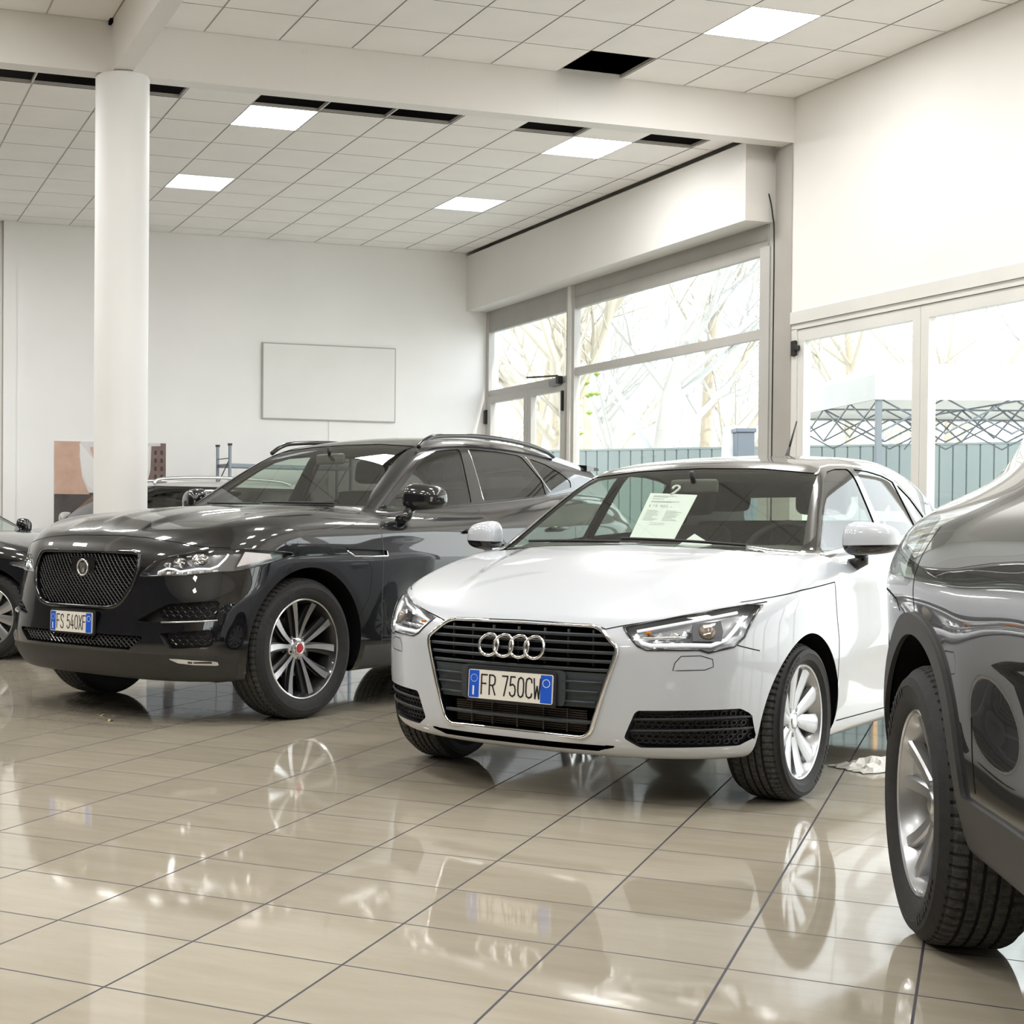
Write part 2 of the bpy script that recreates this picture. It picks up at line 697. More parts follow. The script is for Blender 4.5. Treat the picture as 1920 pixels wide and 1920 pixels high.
def body_field(p):
    """signed field of a car body from its profile curves (dict p)"""
    N, TL = Spl(p['nose'], .015), Spl(p['tail'], .03)
    W, Pz = Spl(p['width'], .12), Spl(p['side'], p.get('side_blur', .012))
    Tc, Cr = Spl(p['top'], p.get('top_blur', .03)), Spl(p['crown'], .1)
    nf, nr, x0, x1 = Spl(p['nf'], .05), p.get('nr', 3.2), p['x0'], p['x1']
    zb = Spl(p['bottom'], .05)
    Wg, Rc = Spl(p['gwidth'], .12), Spl(p['roof'], .08)
    zb0, tum, rcr = p['belt0'], p['tumble'], p['roof_crown']
    wsx, wsz, wss, wsb = p['ws']
    rx, rz, rs, rb = p['rear']
    arches, flare, fw = p['arches'], p.get('flare', .0), p.get('flare_w', .06)
    kS = p.get('k_shoulder', .08)
    extra_t, extra_s = p.get('extra_top'), p.get('extra_side')
    ng = p.get('n_glass', 1.)
    wsn = 1 / math.sqrt(1 + wss * wss); rsn = 1 / math.sqrt(1 + rs * rs)

    def f(x, y, z):
        y = np.abs(y)
        S = W(x) + Pz(z)
        for ax, az, ar in arches:
            r = np.hypot(x - ax, z - az)
            if flare: S = S + flare * np.exp(-((r - ar) / fw)**2) * (z > 0)
        if extra_s: S = S + extra_s(x, z)
        t = np.maximum((x - x0) / (N(z) - x0), 0)
        t2 = np.maximum((x1 - x) / (x1 - TL(z)), 0)
        n = np.where(x > 0, nf(z), nr)
        t = np.maximum(t, t2)
        side = S * ((np.clip(y / S, 0, 3)**n + np.clip(t, 0, 3)**n)**(1 / n) - 1)
        T = Tc(x) - Cr(x) * y * y
        if extra_t: T = T + extra_t(x, y)
        top = z - T
        sl = (Tc(x + .01) - Tc(x - .01)) / .02
        top = top / np.sqrt(1 + sl * sl)
        L = smax(side, top, kS)
        L = smax(L, zb(x) - z, .03)
        dz = np.maximum(z - zb0, -.06)
        Sg = Wg(x) - tum * dz - .10 * np.maximum(dz, 0)**2
        gs = (y - Sg) / math.sqrt(1 + tum * tum)
        gr = z - (Rc(x) - rcr * y * y)
        gw = (x - (wsx - wss * (z - wsz) - wsb * y * y)) * wsn
        gq = ((rx + rs * (z - rz) + rb * y * y) - x) * rsn
        g = smax(gs, gr, p.get('k_roof', .10))
        g = smax(g, gw, p.get('k_ws', .05))
        g = smax(g, gq, p.get('k_rear', .06))
        g = smax(g, TL(z) + .015 - x, .03)
        g = smax(g, zb0 - .22 - z, .02)
        return smin(L, g, p.get('k_belt', .03))
    return f
# ------------------------------------------------------------------ shared car materials
RUBBER = noisy('tyre_rubber', (.010, .010, .011), (.018, .017, .017), 40, .72, .15, 300)
TREAD = noisy('tyre_tread', (.035, .035, .036), (.085, .083, .080), 60, .85, .4, 260)
BLACKP = mat('black_plastic', (.016, .016, .018), .5)
BLACKG = mat('gloss_black_trim', (.008, .008, .009), .12, coat=.6)
CLAD = noisy('dark_cladding', (.020, .0195, .019), (.028, .027, .026), 60, .42, .25, 900)
DARK = mat('deep_black', (.006, .006, .007), .9, spec=.1)
CHROME = mat('chrome', (.82, .82, .83), .07, 1.)
SATIN = mat('satin_silver', (.62, .63, .64), .28, 1.)
ALLOY = mat('alloy_silver', (.50, .51, .53), .28, .8, coat=.6, coat_rough=.06)
ALLOYD = mat('alloy_dark', (.02, .02, .021), .28, .2, coat=.5)
ALLOYF = noisy('machined_face', (.66, .66, .66), (.78, .78, .78), 14, .22, metal=1.)
STEEL = mat('brake_steel', (.34, .33, .32), .38, 1.)
GLASSW = glass('windscreen_glass', (.84, .91, .86), 1.8)
GLASSS = glass('side_glass', (.76, .85, .78), 1.75)
GLASSD = glass('privacy_glass', (.16, .16, .15), 1.8)
LENS = glass('lamp_lens', (.96, .97, .98), 1.45)
CLOTH = noisy('seat_cloth', (.05, .048, .046), (.075, .072, .068), 60, .85, .2, 500)
DASH = noisy('dash_plastic', (.05, .047, .043), (.065, .062, .057), 80, .65, .15, 700)
LINER = mat('headliner', (.34, .33, .31), .9)
PLATEW = mat('plate_white', (.80, .77, .71), .35)
PLATEB = mat('plate_blue', (.01, .10, .62), .35)
INK = mat('plate_ink', (.006, .006, .007), .5)
WHITEI = mat('white_print', (.85, .85, .85), .5)
RED = mat('cap_red', (.45, .02, .03), .25, coat=.5)
AMBER = mat('amber_lens', (.8, .28, .03), .2)


# ------------------------------------------------------------------ wheels
def spoke(mb, r0, r1, w0, w1, a0, a1, y0, y1, th0, th1, n=9, face=0, side=0, wpow=1., ypow=1.6, curve=0., bev=.22, split=False):
    """one tapering spoke: half-widths w, angles a, front depth y and thickness th from hub r0 to rim r1"""
    V, F, M = [], [], []
    k = 6
    for i in range(n):
        t = i / (n - 1)
        r = r0 + (r1 - r0) * t
        w = w0 + (w1 - w0) * t**wpow
        a = a0 + (a1 - a0) * t + curve * math.sin(PI * t)
        y = y0 + (y1 - y0) * t**ypow
        th = th0 + (th1 - th0) * t
        c, s = math.cos(a), math.sin(a)
        for (u, d) in ((-1, 0), (-1 + bev, 1), (1 - bev, 1), (1, 0), (1, -1), (-1, -1)):
            yy = y - (0 if d == 1 else (.006 if d == 0 else th))
            V.append((r * c - u * w * s, yy, r * s + u * w * c))
    for i in range(n - 1):
        for j in range(k):
            j2 = (j + 1) % k
            F.append((i * k + j, (i + 1) * k + j, (i + 1) * k + j2, i * k + j2))
            M.append(face if j == 1 else side)
    F.append(tuple(range(k))); M.append(side)
    F.append(tuple((n - 1) * k + j for j in range(k))[::-1]); M.append(side)
    b = len(mb.V)
    mb.V += V; mb.F += [tuple(i + b for i in f) for f in F]; mb.M += M


def make_wheel(R, rr, w, style, parent, seg=288):
    """wheel with its outer side towards +y; origin at the hub centre. parent: car. returns the wheel mesh (rim) with tyre etc. as children"""
    h = w / 2
    # rim = the wheel part itself
    mb = MB()
    yo = h - .012
    barrel = [(rr - .004, yo), (rr, yo - .004), (rr - .003, yo - .016), (rr - .016, yo - .024), (rr - .030, yo - .05), (rr - .034, -h + .05), (rr - .008, -h + .012), (rr, -h + .01)]
    lipm = 1 if style == 'machined' else 0
    mb.lathe([(rr - .013, yo - .018), (rr - .010, yo - .002), (rr - .004, yo + .001), (rr + .001, yo - .003), (rr, yo - .014)], 96, 'y', mi=lipm)
    mb.lathe([(rr - .011, yo - .004), (rr - .024, yo - .026), (rr - .034, yo - .06), (rr - .036, -h + .05), (rr - .01, -h + .012)], 96, 'y', mi=2)
    if style == 'fan':
        mats = [ALLOY, ALLOY, ALLOY]
        for k in range(5):
            b = PI / 2 + 2 * PI * k / 5 + .10
            for sgn in (-1, 1):
                spoke(mb, .040, rr - .008, .019, .040, b + sgn * .27, b + sgn * .30 + .05, yo - .034, yo - .010, .03, .022, face=0, side=0, wpow=.8, curve=.035, bev=.5)
        hub_y = yo - .036
    elif style == 'machined':
        mats = [ALLOYD, ALLOYF, ALLOYD]
        for k in range(5):
            b = PI / 2 + 2 * PI * k / 5 + .05
            for sgn in (-1, 1):
                spoke(mb, .040, rr - .006, .0095, .0225, b + sgn * .17, b + sgn * .315, yo - .05, yo - .012, .05, .035, face=1, side=0, wpow=1.2, ypow=1.4, bev=.12)
                # black flank that widens beside the machined face
                spoke(mb, .040, rr - .012, .020, .034, b + sgn * .21, b + sgn * .36, yo - .068, yo - .03, .035, .03, face=0, side=0, bev=.4)
        hub_y = yo - .046
    else:
        mats = [ALLOY, ALLOY, ALLOY]
        for k in range(5):
            b = PI / 2 + 2 * PI * k / 5 + .02
            for sgn in (-1, 1):
                spoke(mb, .04, rr - .010, .017, .019, b + sgn * .16, b + sgn * .26, yo - .045, yo - .012, .04, .03, face=0, side=0, wpow=.8, bev=.3)
            spoke(mb, .04, rr - .016, .020, .050, b, b, yo - .062, yo - .030, .02, .016, face=0, side=0, wpow=1., bev=.3)
        hub_y = yo - .04
    mb.lathe([(.0, hub_y + .003), (.040, hub_y + .003), (.058, hub_y - .004), (.070, hub_y - .022), (.072, hub_y - .06)], 48, 'y', mi=1 if style == 'machined' else 0)
    rim = mb.build('wheel', mats, parent, True, angle=38)
    # bolts
    bb = MB()
    for k in range(5):
        a = PI / 2 + PI / 5 + 2 * PI * k / 5
        bb.lathe([(0, hub_y + .004), (.009, hub_y + .004), (.011, hub_y - .01)], 8, 'y', (.052 * math.cos(a), 0, .052 * math.sin(a)))
    bb.build('wheel_bolts', STEEL, rim)
    cap = MB()
    cap.lathe([(0, hub_y + .010), (.020, hub_y + .010), (.025, hub_y + .009), (.029, hub_y + .006), (.031, hub_y)], 36, 'y')
    cap.build('hub_cap', RED if style == 'machined' else SATIN, rim, True, angle=40)
    if style == 'machined':
        MB().lathe([(.026, hub_y + .0095), (.028, hub_y + .012), (.031, hub_y + .010), (.032, hub_y)], 36, 'y').build('cap_ring', CHROME, rim, True)
    # tyre: side walls, shoulders with cross cuts, ribs with three grooves
    sw = R - rr
    tr = R - .0005
    half = [(rr - .004, h - .020), (rr + .004, h - .010), (rr + .010, h - .006), (rr + sw * .22, h + .002), (rr + sw * .5, h + .006), (rr + sw * .52, h + .0075), (rr + sw * .72, h + .002), (R - .022, h - .008), (R - .011, h - .017)]
    tread = [(R - .0065, h - .024, 1), (R - .002, h - .034, 1), (tr, h - .056, 1), (tr - .008, h - .0565, 0), (tr - .008, h - .064, 0), (tr, h - .0645, 2)]
    q = h - .0645
    prof = [(a, b, 0) for a, b in half] + tread
    g1 = q * .36
    prof += [(tr, g1 + .004, 2), (tr - .008, g1 + .0035, 0), (tr - .008, g1 - .0035, 0), (tr, g1 - .004, 2)]
    full = prof + [(a, -b, c) for a, b, c in prof[::-1]]
    cutf = {1: .008, 2: .004}

    def rmod(k, j, r):
        c = full[j][2]
        if c == 1: return r - (cutf[1] if k % 4 == 0 else 0)
        if c == 2: return r - (cutf[2] if k % 4 == 1 else 0)
        return r
    mb = MB().lathe([(a, b) for a, b, c in full], seg, 'y', rmod=rmod)
    m = len(full)
    mi = [1 if (full[j][2] and full[(j + 1) % m][2]) else 0 for j in range(m - 1)] * seg
    mb.M = mi
    # raised lettering band on the wall
    for t0 in (.5, 3.6):
        for i in range(9):
            a = t0 + i * .085
            r1, r2 = rr + sw * .40, rr + sw * .62
            s = .018
            P = []
            for (r, da) in ((r1, 0), (r1, .045), (r2, .045), (r2, 0)):
                if i in (3, 6) and da: da = .025
                P.append((r * math.cos(a + da), h + .0075, r * math.sin(a + da)))
            mb.add(P, [(0, 1, 2, 3)], 0)
    mb.build('tyre', [RUBBER, TREAD], rim, True, angle=25)
    # brake disc and caliper behind the spokes
    mb = MB().lathe([(.06, -.012), (.075, -.006), (min(.165, rr - .06), -.006), (min(.165, rr - .06), -.028), (.06, -.028)], 64, 'y')
    mb.build('brake_disc', STEEL, rim, True, angle=30)
    mb = MB()
    ro = min(.165, rr - .06)
    pts = [(math.cos(a) * r, math.sin(a) * r) for r, aa in ((ro + .022, np.linspace(.25, 1.15, 8)), (ro - .05, np.linspace(1.15, .25, 8))) for a in aa]
    mb.prism(pts, 'y', -.05, .012)
    mb.build('brake_caliper', STEEL, rim)
    MB().lathe([(.0, -.03), (rr - .045, -.03), (rr - .04, -.05)], 40, 'y').build('hub_backing', DARK, rim)
    return rim


def dup_wheel(src, loc, flip=False):
    w = src.copy(); COL.objects.link(w)
    w.location = loc
    if flip: w.rotation_euler = (0, 0, PI)
    for ch in src.children:
        c = ch.copy(); COL.objects.link(c); c.parent = w
    return w


# ------------------------------------------------------------------ lettering (stroke font)
GL = {
    'F': [[(0, 0), (0, 1), (.62, 1)], [(0, .55), (.5, .55)]],
    'R': [[(0, 0), (0, 1), (.38, 1), (.58, .92), (.62, .75), (.58, .57), (.38, .48), (0, .48)], [(.32, .48), (.64, 0)]],
    'S': [[(.6, .8), (.55, .95), (.32, 1), (.08, .94), (.02, .76), (.1, .6), (.5, .42), (.6, .25), (.54, .06), (.3, 0), (.06, .06), (0, .2)]],
    'C': [[(.62, .78), (.56, .94), (.32, 1), (.08, .93), (.0, .72), (0, .28), (.08, .07), (.32, 0), (.56, .06), (.62, .22)]],
    'W': [[(0, 1), (.14, 0), (.34, .62), (.54, 0), (.68, 1)]],
    'X': [[(0, 0), (.62, 1)], [(0, 1), (.62, 0)]],
    '0': [[(.3, 0), (.08, .08), (0, .3), (0, .7), (.08, .92), (.3, 1), (.52, .92), (.6, .7), (.6, .3), (.52, .08), (.3, 0)]],
    '5': [[(.56, 1), (.1, 1), (.04, .55), (.3, .62), (.52, .54), (.6, .34), (.54, .1), (.3, 0), (.06, .08), (0, .2)]],
    '7': [[(0, 1), (.6, 1), (.22, 0)]],
    '4': [[(.44, 0), (.44, .62)], [(.34, 1), (0, .26), (.62, .26)]],
    '1': [[(.1, .78), (.34, 1), (.34, 0)]],
    '9': [[(.08, .06), (.3, 0), (.54, .1), (.6, .6), (.56, .9), (.3, 1), (.05, .9), (0, .7), (.08, .5), (.3, .43), (.56, .52)]],
    '.': [[(.05, 0), (.06, .05)]], ',': [[(.08, .06), (.0, -.12)]], '-': [[(0, .42), (.4, .42)]],
    'E': [[(.56, 1), (0, 1), (0, 0), (.56, 0)], [(0, .52), (.45, .52)]],
    'e': [[(.6, .82), (.45, .98), (.25, .92), (.12, .7), (.12, .3), (.25, .08), (.45, 0), (.6, .16)], [(0, .6), (.45, .6)], [(0, .42), (.42, .42)]],
    'I': [[(0, 0), (0, 1)]],
}


def strokes(mb, ch, x, z, hgt, wid, th, P, mi=0):
    """glyph strokes as flat quads; P maps (u, v) on the plate to a 3-D point"""
    for line in GL[ch]:
        Q = [np.array((x + a * wid / .62, z + b * hgt)) for a, b in line]
        for a, b in zip(Q, Q[1:]):
            d = b - a; l = np.linalg.norm(d) + 1e-9
            n = np.array([-d[1], d[0]]) / l * th / 2
            e = d / l * th * .35
            mb.add([P(*(a - e + n)), P(*(a - e - n)), P(*(b + e - n)), P(*(b + e + n))], [(0, 1, 2, 3)], mi)


def number_plate(parent, x, z, tilt, text):
    """front plate 360 x 110 mm facing +x; u runs along +y (left to right seen from the front is +y)"""
    p = empty('number_plate', (x, 0, z)); p.parent = parent
    p.rotation_euler = (0, -tilt, 0)
    tag(p, 'white number plate with blue end bands')
    W, H = .18, .055
    fr = MB()
    fr.prism(round_path([(-W - .011, -H - .011), (W + .011, -H - .011), (W + .011, H + .011), (-W - .011, H + .011)], .014), 'x', -.018, -.006)
    fr.build('plate_holder', BLACKP, p)
    MB().prism(round_path([(-W, -H), (W, -H), (W, H), (-W, H)], .009), 'x', -.006, 0).build('plate_face', PLATEW, p)
    for s in (-1, 1):
        b = MB()
        y0, y1 = (-W + .003, -W + .047) if s < 0 else (W - .050, W - .003)
        b.prism(round_path([(y0, -H + .003), (y1, -H + .003), (y1, H - .003), (y0, H - .003)], .004), 'x', -.002, .0006)
        b.build('blue_band', PLATEB, p)
    L = MB(); P = lambda u, v: (.0012, u, v)
    xs = [-.122, -.087, -.032, .001, .036, .070, .103]
    chars = text.replace(' ', '')
    for c, u in zip(chars, xs):
        strokes(L, c, u, -.037, .074, .0245, .0056, P)
    L.build('plate_letters', INK, p)
    w = MB(); P = lambda u, v: (.0013, u, v)
    for k in range(12):
        a = 2 * PI * k / 12
        cu, cv = -W + .025 + .014 * math.cos(a), .022 + .014 * math.sin(a)
        w.add([P(cu - .0022, cv), P(cu, cv - .0022), P(cu + .0022, cv), P(cu, cv + .0022)], [(0, 1, 2, 3)])
    strokes(w, 'I', -W + .023, -.040, .030, .01, .0075, P)
    ring = [(W - .026 + .0145 * math.cos(a), .022 + .0145 * math.sin(a)) for a in np.linspace(0, 2 * PI, 25)]
    for a, c in zip(ring, ring[1:]):
        a, c = np.array(a), np.array(c); d = c - a; n = np.array([-d[1], d[0]]) / np.linalg.norm(d) * .0012
        w.add([P(*(a + n)), P(*(a - n)), P(*(c - n)), P(*(c + n))], [(0, 1, 2, 3)])
    # small seal between the letter groups
    w2 = [(-.046 + .004 * math.cos(a), .0 + .004 * math.sin(a)) for a in np.linspace(0, 2 * PI, 13)]
    for a, c in zip(w2, w2[1:]):
        a, c = np.array(a), np.array(c); d = c - a; n = np.array([-d[1], d[0]]) / np.linalg.norm(d) * .0005
        L2 = [P(*(a + n)), P(*(a - n)), P(*(c - n)), P(*(c + n))]
        w.add(L2, [(0, 1, 2, 3)], 0)
    w.build('plate_marks', WHITEI, p)
    return p


# ------------------------------------------------------------------ interior
def cushion(name, lo, hi, m, parent, bev=.04, rot=None, loc=None):
    o = MB().box(lo, hi).build(name, m, parent)
    subdivide(o, 2, bev)
    if rot: o.rotation_euler = rot
    if loc: o.location = loc
    return o


def seat(parent, x, y, z, w=.5, tilt=.32, rear=False):
    s = empty('seat', (x, y, z)); s.parent = parent
    cushion('seat_cushion', (-.25, -w / 2, -.08), (.27, w / 2, .08), CLOTH, s)
    cushion('seat_back', (-.07, -w / 2 * .95, 0), (.07, w / 2 * .95, .60), CLOTH, s, rot=(0, -tilt, 0), loc=(-.24, 0, .02))
    for yy in ([0] if not rear else [-.42, .42]):
        cushion('headrest', (-.055, -.13, 0), (.055, .13, .17), CLOTH, s, rot=(0, -tilt * .6, 0), loc=(-.24 - math.sin(tilt) * .66, yy, .02 + .66 * math.cos(tilt)))
    return s


def interior(parent, xf, xr, zfl, dash_x, dash_z, half, belt):
    """seats, dashboard, steering wheel"""
    for s in (-1, 1):
        seat(parent, xf, s * half * .5, zfl)
    seat(parent, xr, 0, zfl + .03, w=half * 1.75, rear=True)
    o = MB().prism([(dash_x + .30, dash_z - .42), (dash_x + .30, dash_z - .04), (dash_x + .12, dash_z), (dash_x - .16, dash_z - .01), (dash_x - .26, dash_z - .07), (dash_x - .24, dash_z - .18), (dash_x - .1, dash_z - .3), (dash_x - .05, dash_z - .42)], 'y', -half + .02, half - .02).build('dashboard', DASH, parent)
    st = MB()
    t = .42
    P = []
    for a in np.linspace(0, 2 * PI, 33)[:-1]:
        u, v = .185 * math.cos(a), .185 * math.sin(a)
        P.append((-v * math.sin(t), u, v * math.cos(t)))
    st.tube(P, .016, 8, closed=True)
    st.lathe([(0, .03), (.06, .025), (.075, 0), (.0, -.02)], 20, 'x')
    for a in (PI / 2 + PI / 2, 0, -PI / 2):
        st.tube([(0, .05 * math.cos(a), .05 * math.sin(a)), (-.18 * math.sin(a) * math.sin(t), .18 * math.cos(a), .18 * math.sin(a) * math.cos(t))], .014, 6)
    o = st.build('steering_wheel', DASH, parent, True)
    o.location = (dash_x - .44, half * .5, dash_z - .07)
    return


def lining(body, parent, zmin, xmin, xmax, m, off=.022):
    """inner trim that follows the roof and pillars"""
    fs = [f for f in body.R.get('roof', []) + body.R.get('body', []) if all(body.V[i][2] > zmin and xmin < body.V[i][0] < xmax for i in f)]
    if not fs: return
    V, F, N = body.sub(fs)
    V2, F2, N2 = body.mirror(V - N * off, F, N)
    mk('cabin_lining', V2, [f[::-1] for f in F2], m, parent, True)


def wheel_wells(parent, arches, yin, B, m=DARK):
    """dark inner arch behind each wheel opening, ending just inside the body skin"""
    for ax, az, ar in arches:
        pts = []
        for t in np.linspace(-.5, PI + .5, 40):
            x, z = ax + (ar + .006) * math.cos(t), az + (ar + .006) * math.sin(t)
            q = B.hit('y', x, z)
            if q is not None and q[1] > yin + .05: pts.append((x, z, q[1] - .006))
        for s in (-1, 1):
            mb = MB()
            V = []
            for x, z, y in pts:
                V += [(x, s * yin, z), (x, s * y, z)]
            mb.add(V, [(2 * i, 2 * i + 1, 2 * i + 3, 2 * i + 2) for i in range(len(pts) - 1)])
            mb.add([(x, s * yin, z) for x, z, y in pts], [tuple(range(len(pts)))])
            mb.build('wheel_well', m, parent)
PW = mat('paint_white', (.54, .57, .62), .30, coat=1., coat_rough=.015)
PB = mat('paint_black', (.002, .0024, .0048), .3, coat=1., coat_rough=.012, coat_ior=1.72, spec=.2)
PD = mat('paint_dark_roof', (.012, .011, .010), .25, coat=1., coat_rough=.012, coat_ior=1.75)
GAP = mat('joint_shadow_gap', (.012, .012, .013), .9, spec=.1)


def car_root(name, pose, label, group=None):
    return empty(name, (pose[0], pose[1], 0), pose[2], label, 'car', group)


# ------------------------------------------------------------------ white hatchback
def white_hatchback():
    root = car_root('hatchback_car', (3.176, 5.279, 3.711), 'white hatchback with dark roof, four-ring grille badge and price sheet in the windscreen')
    arches = [(0., .300, .338), (-2.469, .300, .338)]

    def extra_side(x, z):
        torn = .008 * np.exp(-((z - (.83 + .012 * np.clip(-x, 0, 2.6))) / .035)**2) * sstep(-x, -.2, .5)
        sill = -.010 * np.exp(-((z - .43) / .10)**2) * sstep(-x, .3, .9) * sstep(x, -2.3, -1.6)
        return torn + sill

    def extra_top(x, y):
        yc = .40 + .12 * np.clip(-x + .6, 0, 1.1)
        b = .016 * (1 - sstep(y, yc - .05, yc + .05)) * sstep(x, -.5, -.2) * sstep(-x, -.62, -.2)
        return b
    P = dict(
        nose=[(.14, .58), (.18, .66), (.215, .715), (.25, .728), (.30, .735), (.45, .742), (.58, .738), (.64, .726), (.69, .702), (.74, .685), (1., .66)],
        tail=[(.14, -3.05), (.25, -3.13), (.5, -3.165), (.75, -3.16), (.95, -3.11), (1.1, -3.06)],
        width=[(-3.2, .845), (-2.47, .868), (-1.8, .872), (-.8, .868), (0, .862), (.8, .86)],
        side=[(.14, -.12), (.19, -.07), (.24, -.035), (.32, -.014), (.42, -.004), (.55, 0), (.68, -.004), (.79, -.006), (.84, -.016), (.90, -.042), (.95, -.066), (1.02, -.095), (1.15, -.15)],
        top=[(-3.3, .98), (-3., 1.02), (-2.1, 1.035), (-1.3, 1.0), (-.7, .965), (-.42, .962), (-.34, .957), (-.1, .925), (.1, .885), (.3, .834), (.5, .768), (.6, .724), (.68, .682), (.72, .655), (.8, .59)],
        crown=[(-3, .05), (-.4, .05), (0, .085), (.3, .115), (.6, .12), (.8, .12)],
        nf=[(.0, 2.5), (1., 2.5)], x0=0., x1=-2.4, nr=3.,
        bottom=[(-3.2, .24), (-2.2, .20), (0, .19), (.8, .185)],
        gwidth=[(-3.2, .56), (-2.8, .645), (-2.3, .715), (-1.8, .752), (-1.3, .757), (-1., .742), (-.7, .729), (-.4, .733), (-.2, .735)], belt0=.95, tumble=.45,
        roof=[(-3.15, 1.235), (-2.95, 1.285), (-2.7, 1.335), (-2.4, 1.380), (-2.0, 1.408), (-1.6, 1.404), (-1.3, 1.382), (-1.05, 1.345), (-.8, 1.28)], roof_crown=.10,
        ws=(-.40, .957, 1.60, .06), rear=(-3.10, 1.0, .95, .12), arches=arches, flare=.0,
        k_shoulder=.075, k_roof=.10, k_ws=.05, k_rear=.06, k_belt=.025, extra_side=extra_side, extra_top=extra_top)
    f = body_field(P)
    B = Body(f, (-3.3, 0, .1), (.85, .95, 1.5), .0145)
    front = lambda d: (lambda x, y, z: np.maximum(d(y, z), .15 - x))
    sidev = lambda d, y0=.4: (lambda x, y, z: np.maximum(d(x, z), y0 - y))
    arch = lambda x, y, z: np.maximum(np.minimum.reduce([np.hypot(x - a, z - b) - c for a, b, c in arches]), .50 - y)
    grille_o = [(0, .672), (.30, .668), (.335, .655), (.402, .598), (.40, .57), (.312, .285), (.285, .262), (0, .262)]
    gsym = [(-a, b) for a, b in grille_o[::-1]] + grille_o
    grille = rounded(gsym, .012)
    lamp_o = [(.405, .668), (.47, .605), (.50, .592), (.655, .596), (.680, .586), (.742, .606), (.765, .640), (.785, .752), (.745, .753)]
    lamp = rounded(lamp_o, .008)
    fog_o = [(.468, .372), (.425, .268), (.475, .236), (.745, .245), (.785, .275), (.783, .36), (.76, .383)]
    fog = rounded(fog_o, .012)
    lip_o = [(-.40, .236), (.40, .236), (.325, .212), (-.325, .212)]
    lip = poly_sdf(lip_o)
    ws = rounded([(-.69, .925), (-.4, .950), (.0, .962), (.4, .950), (.69, .925), (.543, 1.285), (.3, 1.312), (0, 1.321), (-.3, 1.312), (-.543, 1.285)], .015)
    wso = lambda x, y, z: np.maximum(np.maximum(ws(y, z), -1.25 - x), z * 0 + (x - .2))
    fdw = [(-.455, .942), (-.56, 1.0), (-.72, 1.107), (-.85, 1.19), (-.98, 1.258), (-1.09, 1.296), (-1.2, 1.312), (-1.345, 1.317), (-1.265, .990)]
    rdw = [(-1.41, 1.318), (-1.6, 1.316), (-1.80, 1.300), (-1.945, 1.275), (-1.935, 1.026), (-1.345, .995)]
    qw = [(-1.99, 1.268), (-2.15, 1.20), (-2.27, 1.105), (-2.25, 1.078), (-1.985, 1.032)]
    dlo = [(-.40, .930), (-.55, 1.015), (-.71, 1.12), (-.85, 1.21), (-.98, 1.275), (-1.09, 1.313), (-1.2, 1.328), (-1.36, 1.334), (-1.6, 1.332), (-1.82, 1.316), (-2.0, 1.285), (-2.18, 1.208), (-2.32, 1.10), (-2.29, 1.058), (-1.94, 1.008), (-1.27, .974), (-.8, .950)]
    rwp = rounded([(-.56, 1.06), (.56, 1.06), (.50, 1.24), (-.50, 1.24)], .05)
    rw = lambda x, y, z: np.maximum(rwp(y, z), x + 2.75)
    belt = Spl([(-3.3, 1.03), (-2.35, 1.06), (-1.94, 1.02), (-1.27, .985), (-.8, .955), (-.40, .93), (-.3, .95)], .03)
    roofd = lambda x, y, z: np.maximum(np.maximum(belt(x) - z + .004 + 2.0 * np.maximum(x + .36, 0), -2.78 - x), x + .30)
    regs = [('arch', arch), ('grille', front(grille)), ('lamp', front(lamp)), ('fog', front(fog)), ('lip', front(lip)), ('ws', wso), ('rw', rw),
            ('fdw', sidev(rounded(fdw, .012), .45)), ('rdw', sidev(rounded(rdw, .012), .45)), ('qw', sidev(rounded(qw, .012), .45)),
            ('dlo', sidev(rounded(dlo, .02), .45)), ('roof', roofd)]
    B.split(regs)
    B.part('body_shell', 'body', PW, root)
    B.part('roof_shell', 'roof', PD, root)
    B.part('window_surround', 'dlo', BLACKG, root, 'pair')
    for nm, rg in (('front_door_window', 'fdw'), ('rear_door_window', 'rdw'), ('quarter_window', 'qw')):
        B.part(nm, rg, GLASSS, root, 'pair', off=-.004)
    B.part('windscreen', 'ws', GLASSW, root, off=-.003)
    B.part('rear_window', 'rw', GLASSS, root, off=-.004)
    for rg in ('fdw', 'rdw', 'qw', 'ws', 'rw'):
        B.tray('window_seal', rg, GAP, root, .02, sides='pair' if rg in ('fdw', 'rdw', 'qw') else 'both', floor=False)
    lining(B, root, .90, -2.95, -.2, LINER)
    wheel_wells(root, arches, .50, B)
    # silver moulding under the side windows and dark line round the windscreen
    B.strip('window_moulding', 'y', [(-.40, .930), (-.8, .953), (-1.27, .978), (-1.94, 1.012), (-2.28, 1.060)], .008, SATIN, root)
    B.strip('window_top_moulding', 'y', [(-.98, 1.279), (-1.09, 1.315), (-1.2, 1.330), (-1.36, 1.336), (-1.6, 1.333), (-1.82, 1.317), (-2.0, 1.286), (-2.18, 1.206), (-2.31, 1.10)], .005, CHROME, root)
    # joints
    B.ribbon('hood_joint', 'x', [[(0., .6785), (.30, .674), (.345, .660), (.40, .674), (.56, .708), (.70, .742), (.79, .764)]], .005, GAP, root)
    B.ribbon('panel_joint', 'y', [[(.34, .762), (.24, .778), (.06, .802), (-.27, .826)], [(-.27, .826), (-.315, .60), (-.31, .44), (-.335, .26)], [(-1.30, .972), (-1.315, .80), (-1.30, .5), (-1.33, .27)], [(-.36, .27), (-1.3, .265), (-2.0, .262)], [(-2.0, .30), (-2.12, .55), (-2.15, .75), (-2.05, 1.0)]], .0045, GAP, root)
    B.ribbon('bumper_joint', 'x', [[(.750, .612), (.80, .590)]], .004, GAP, root)
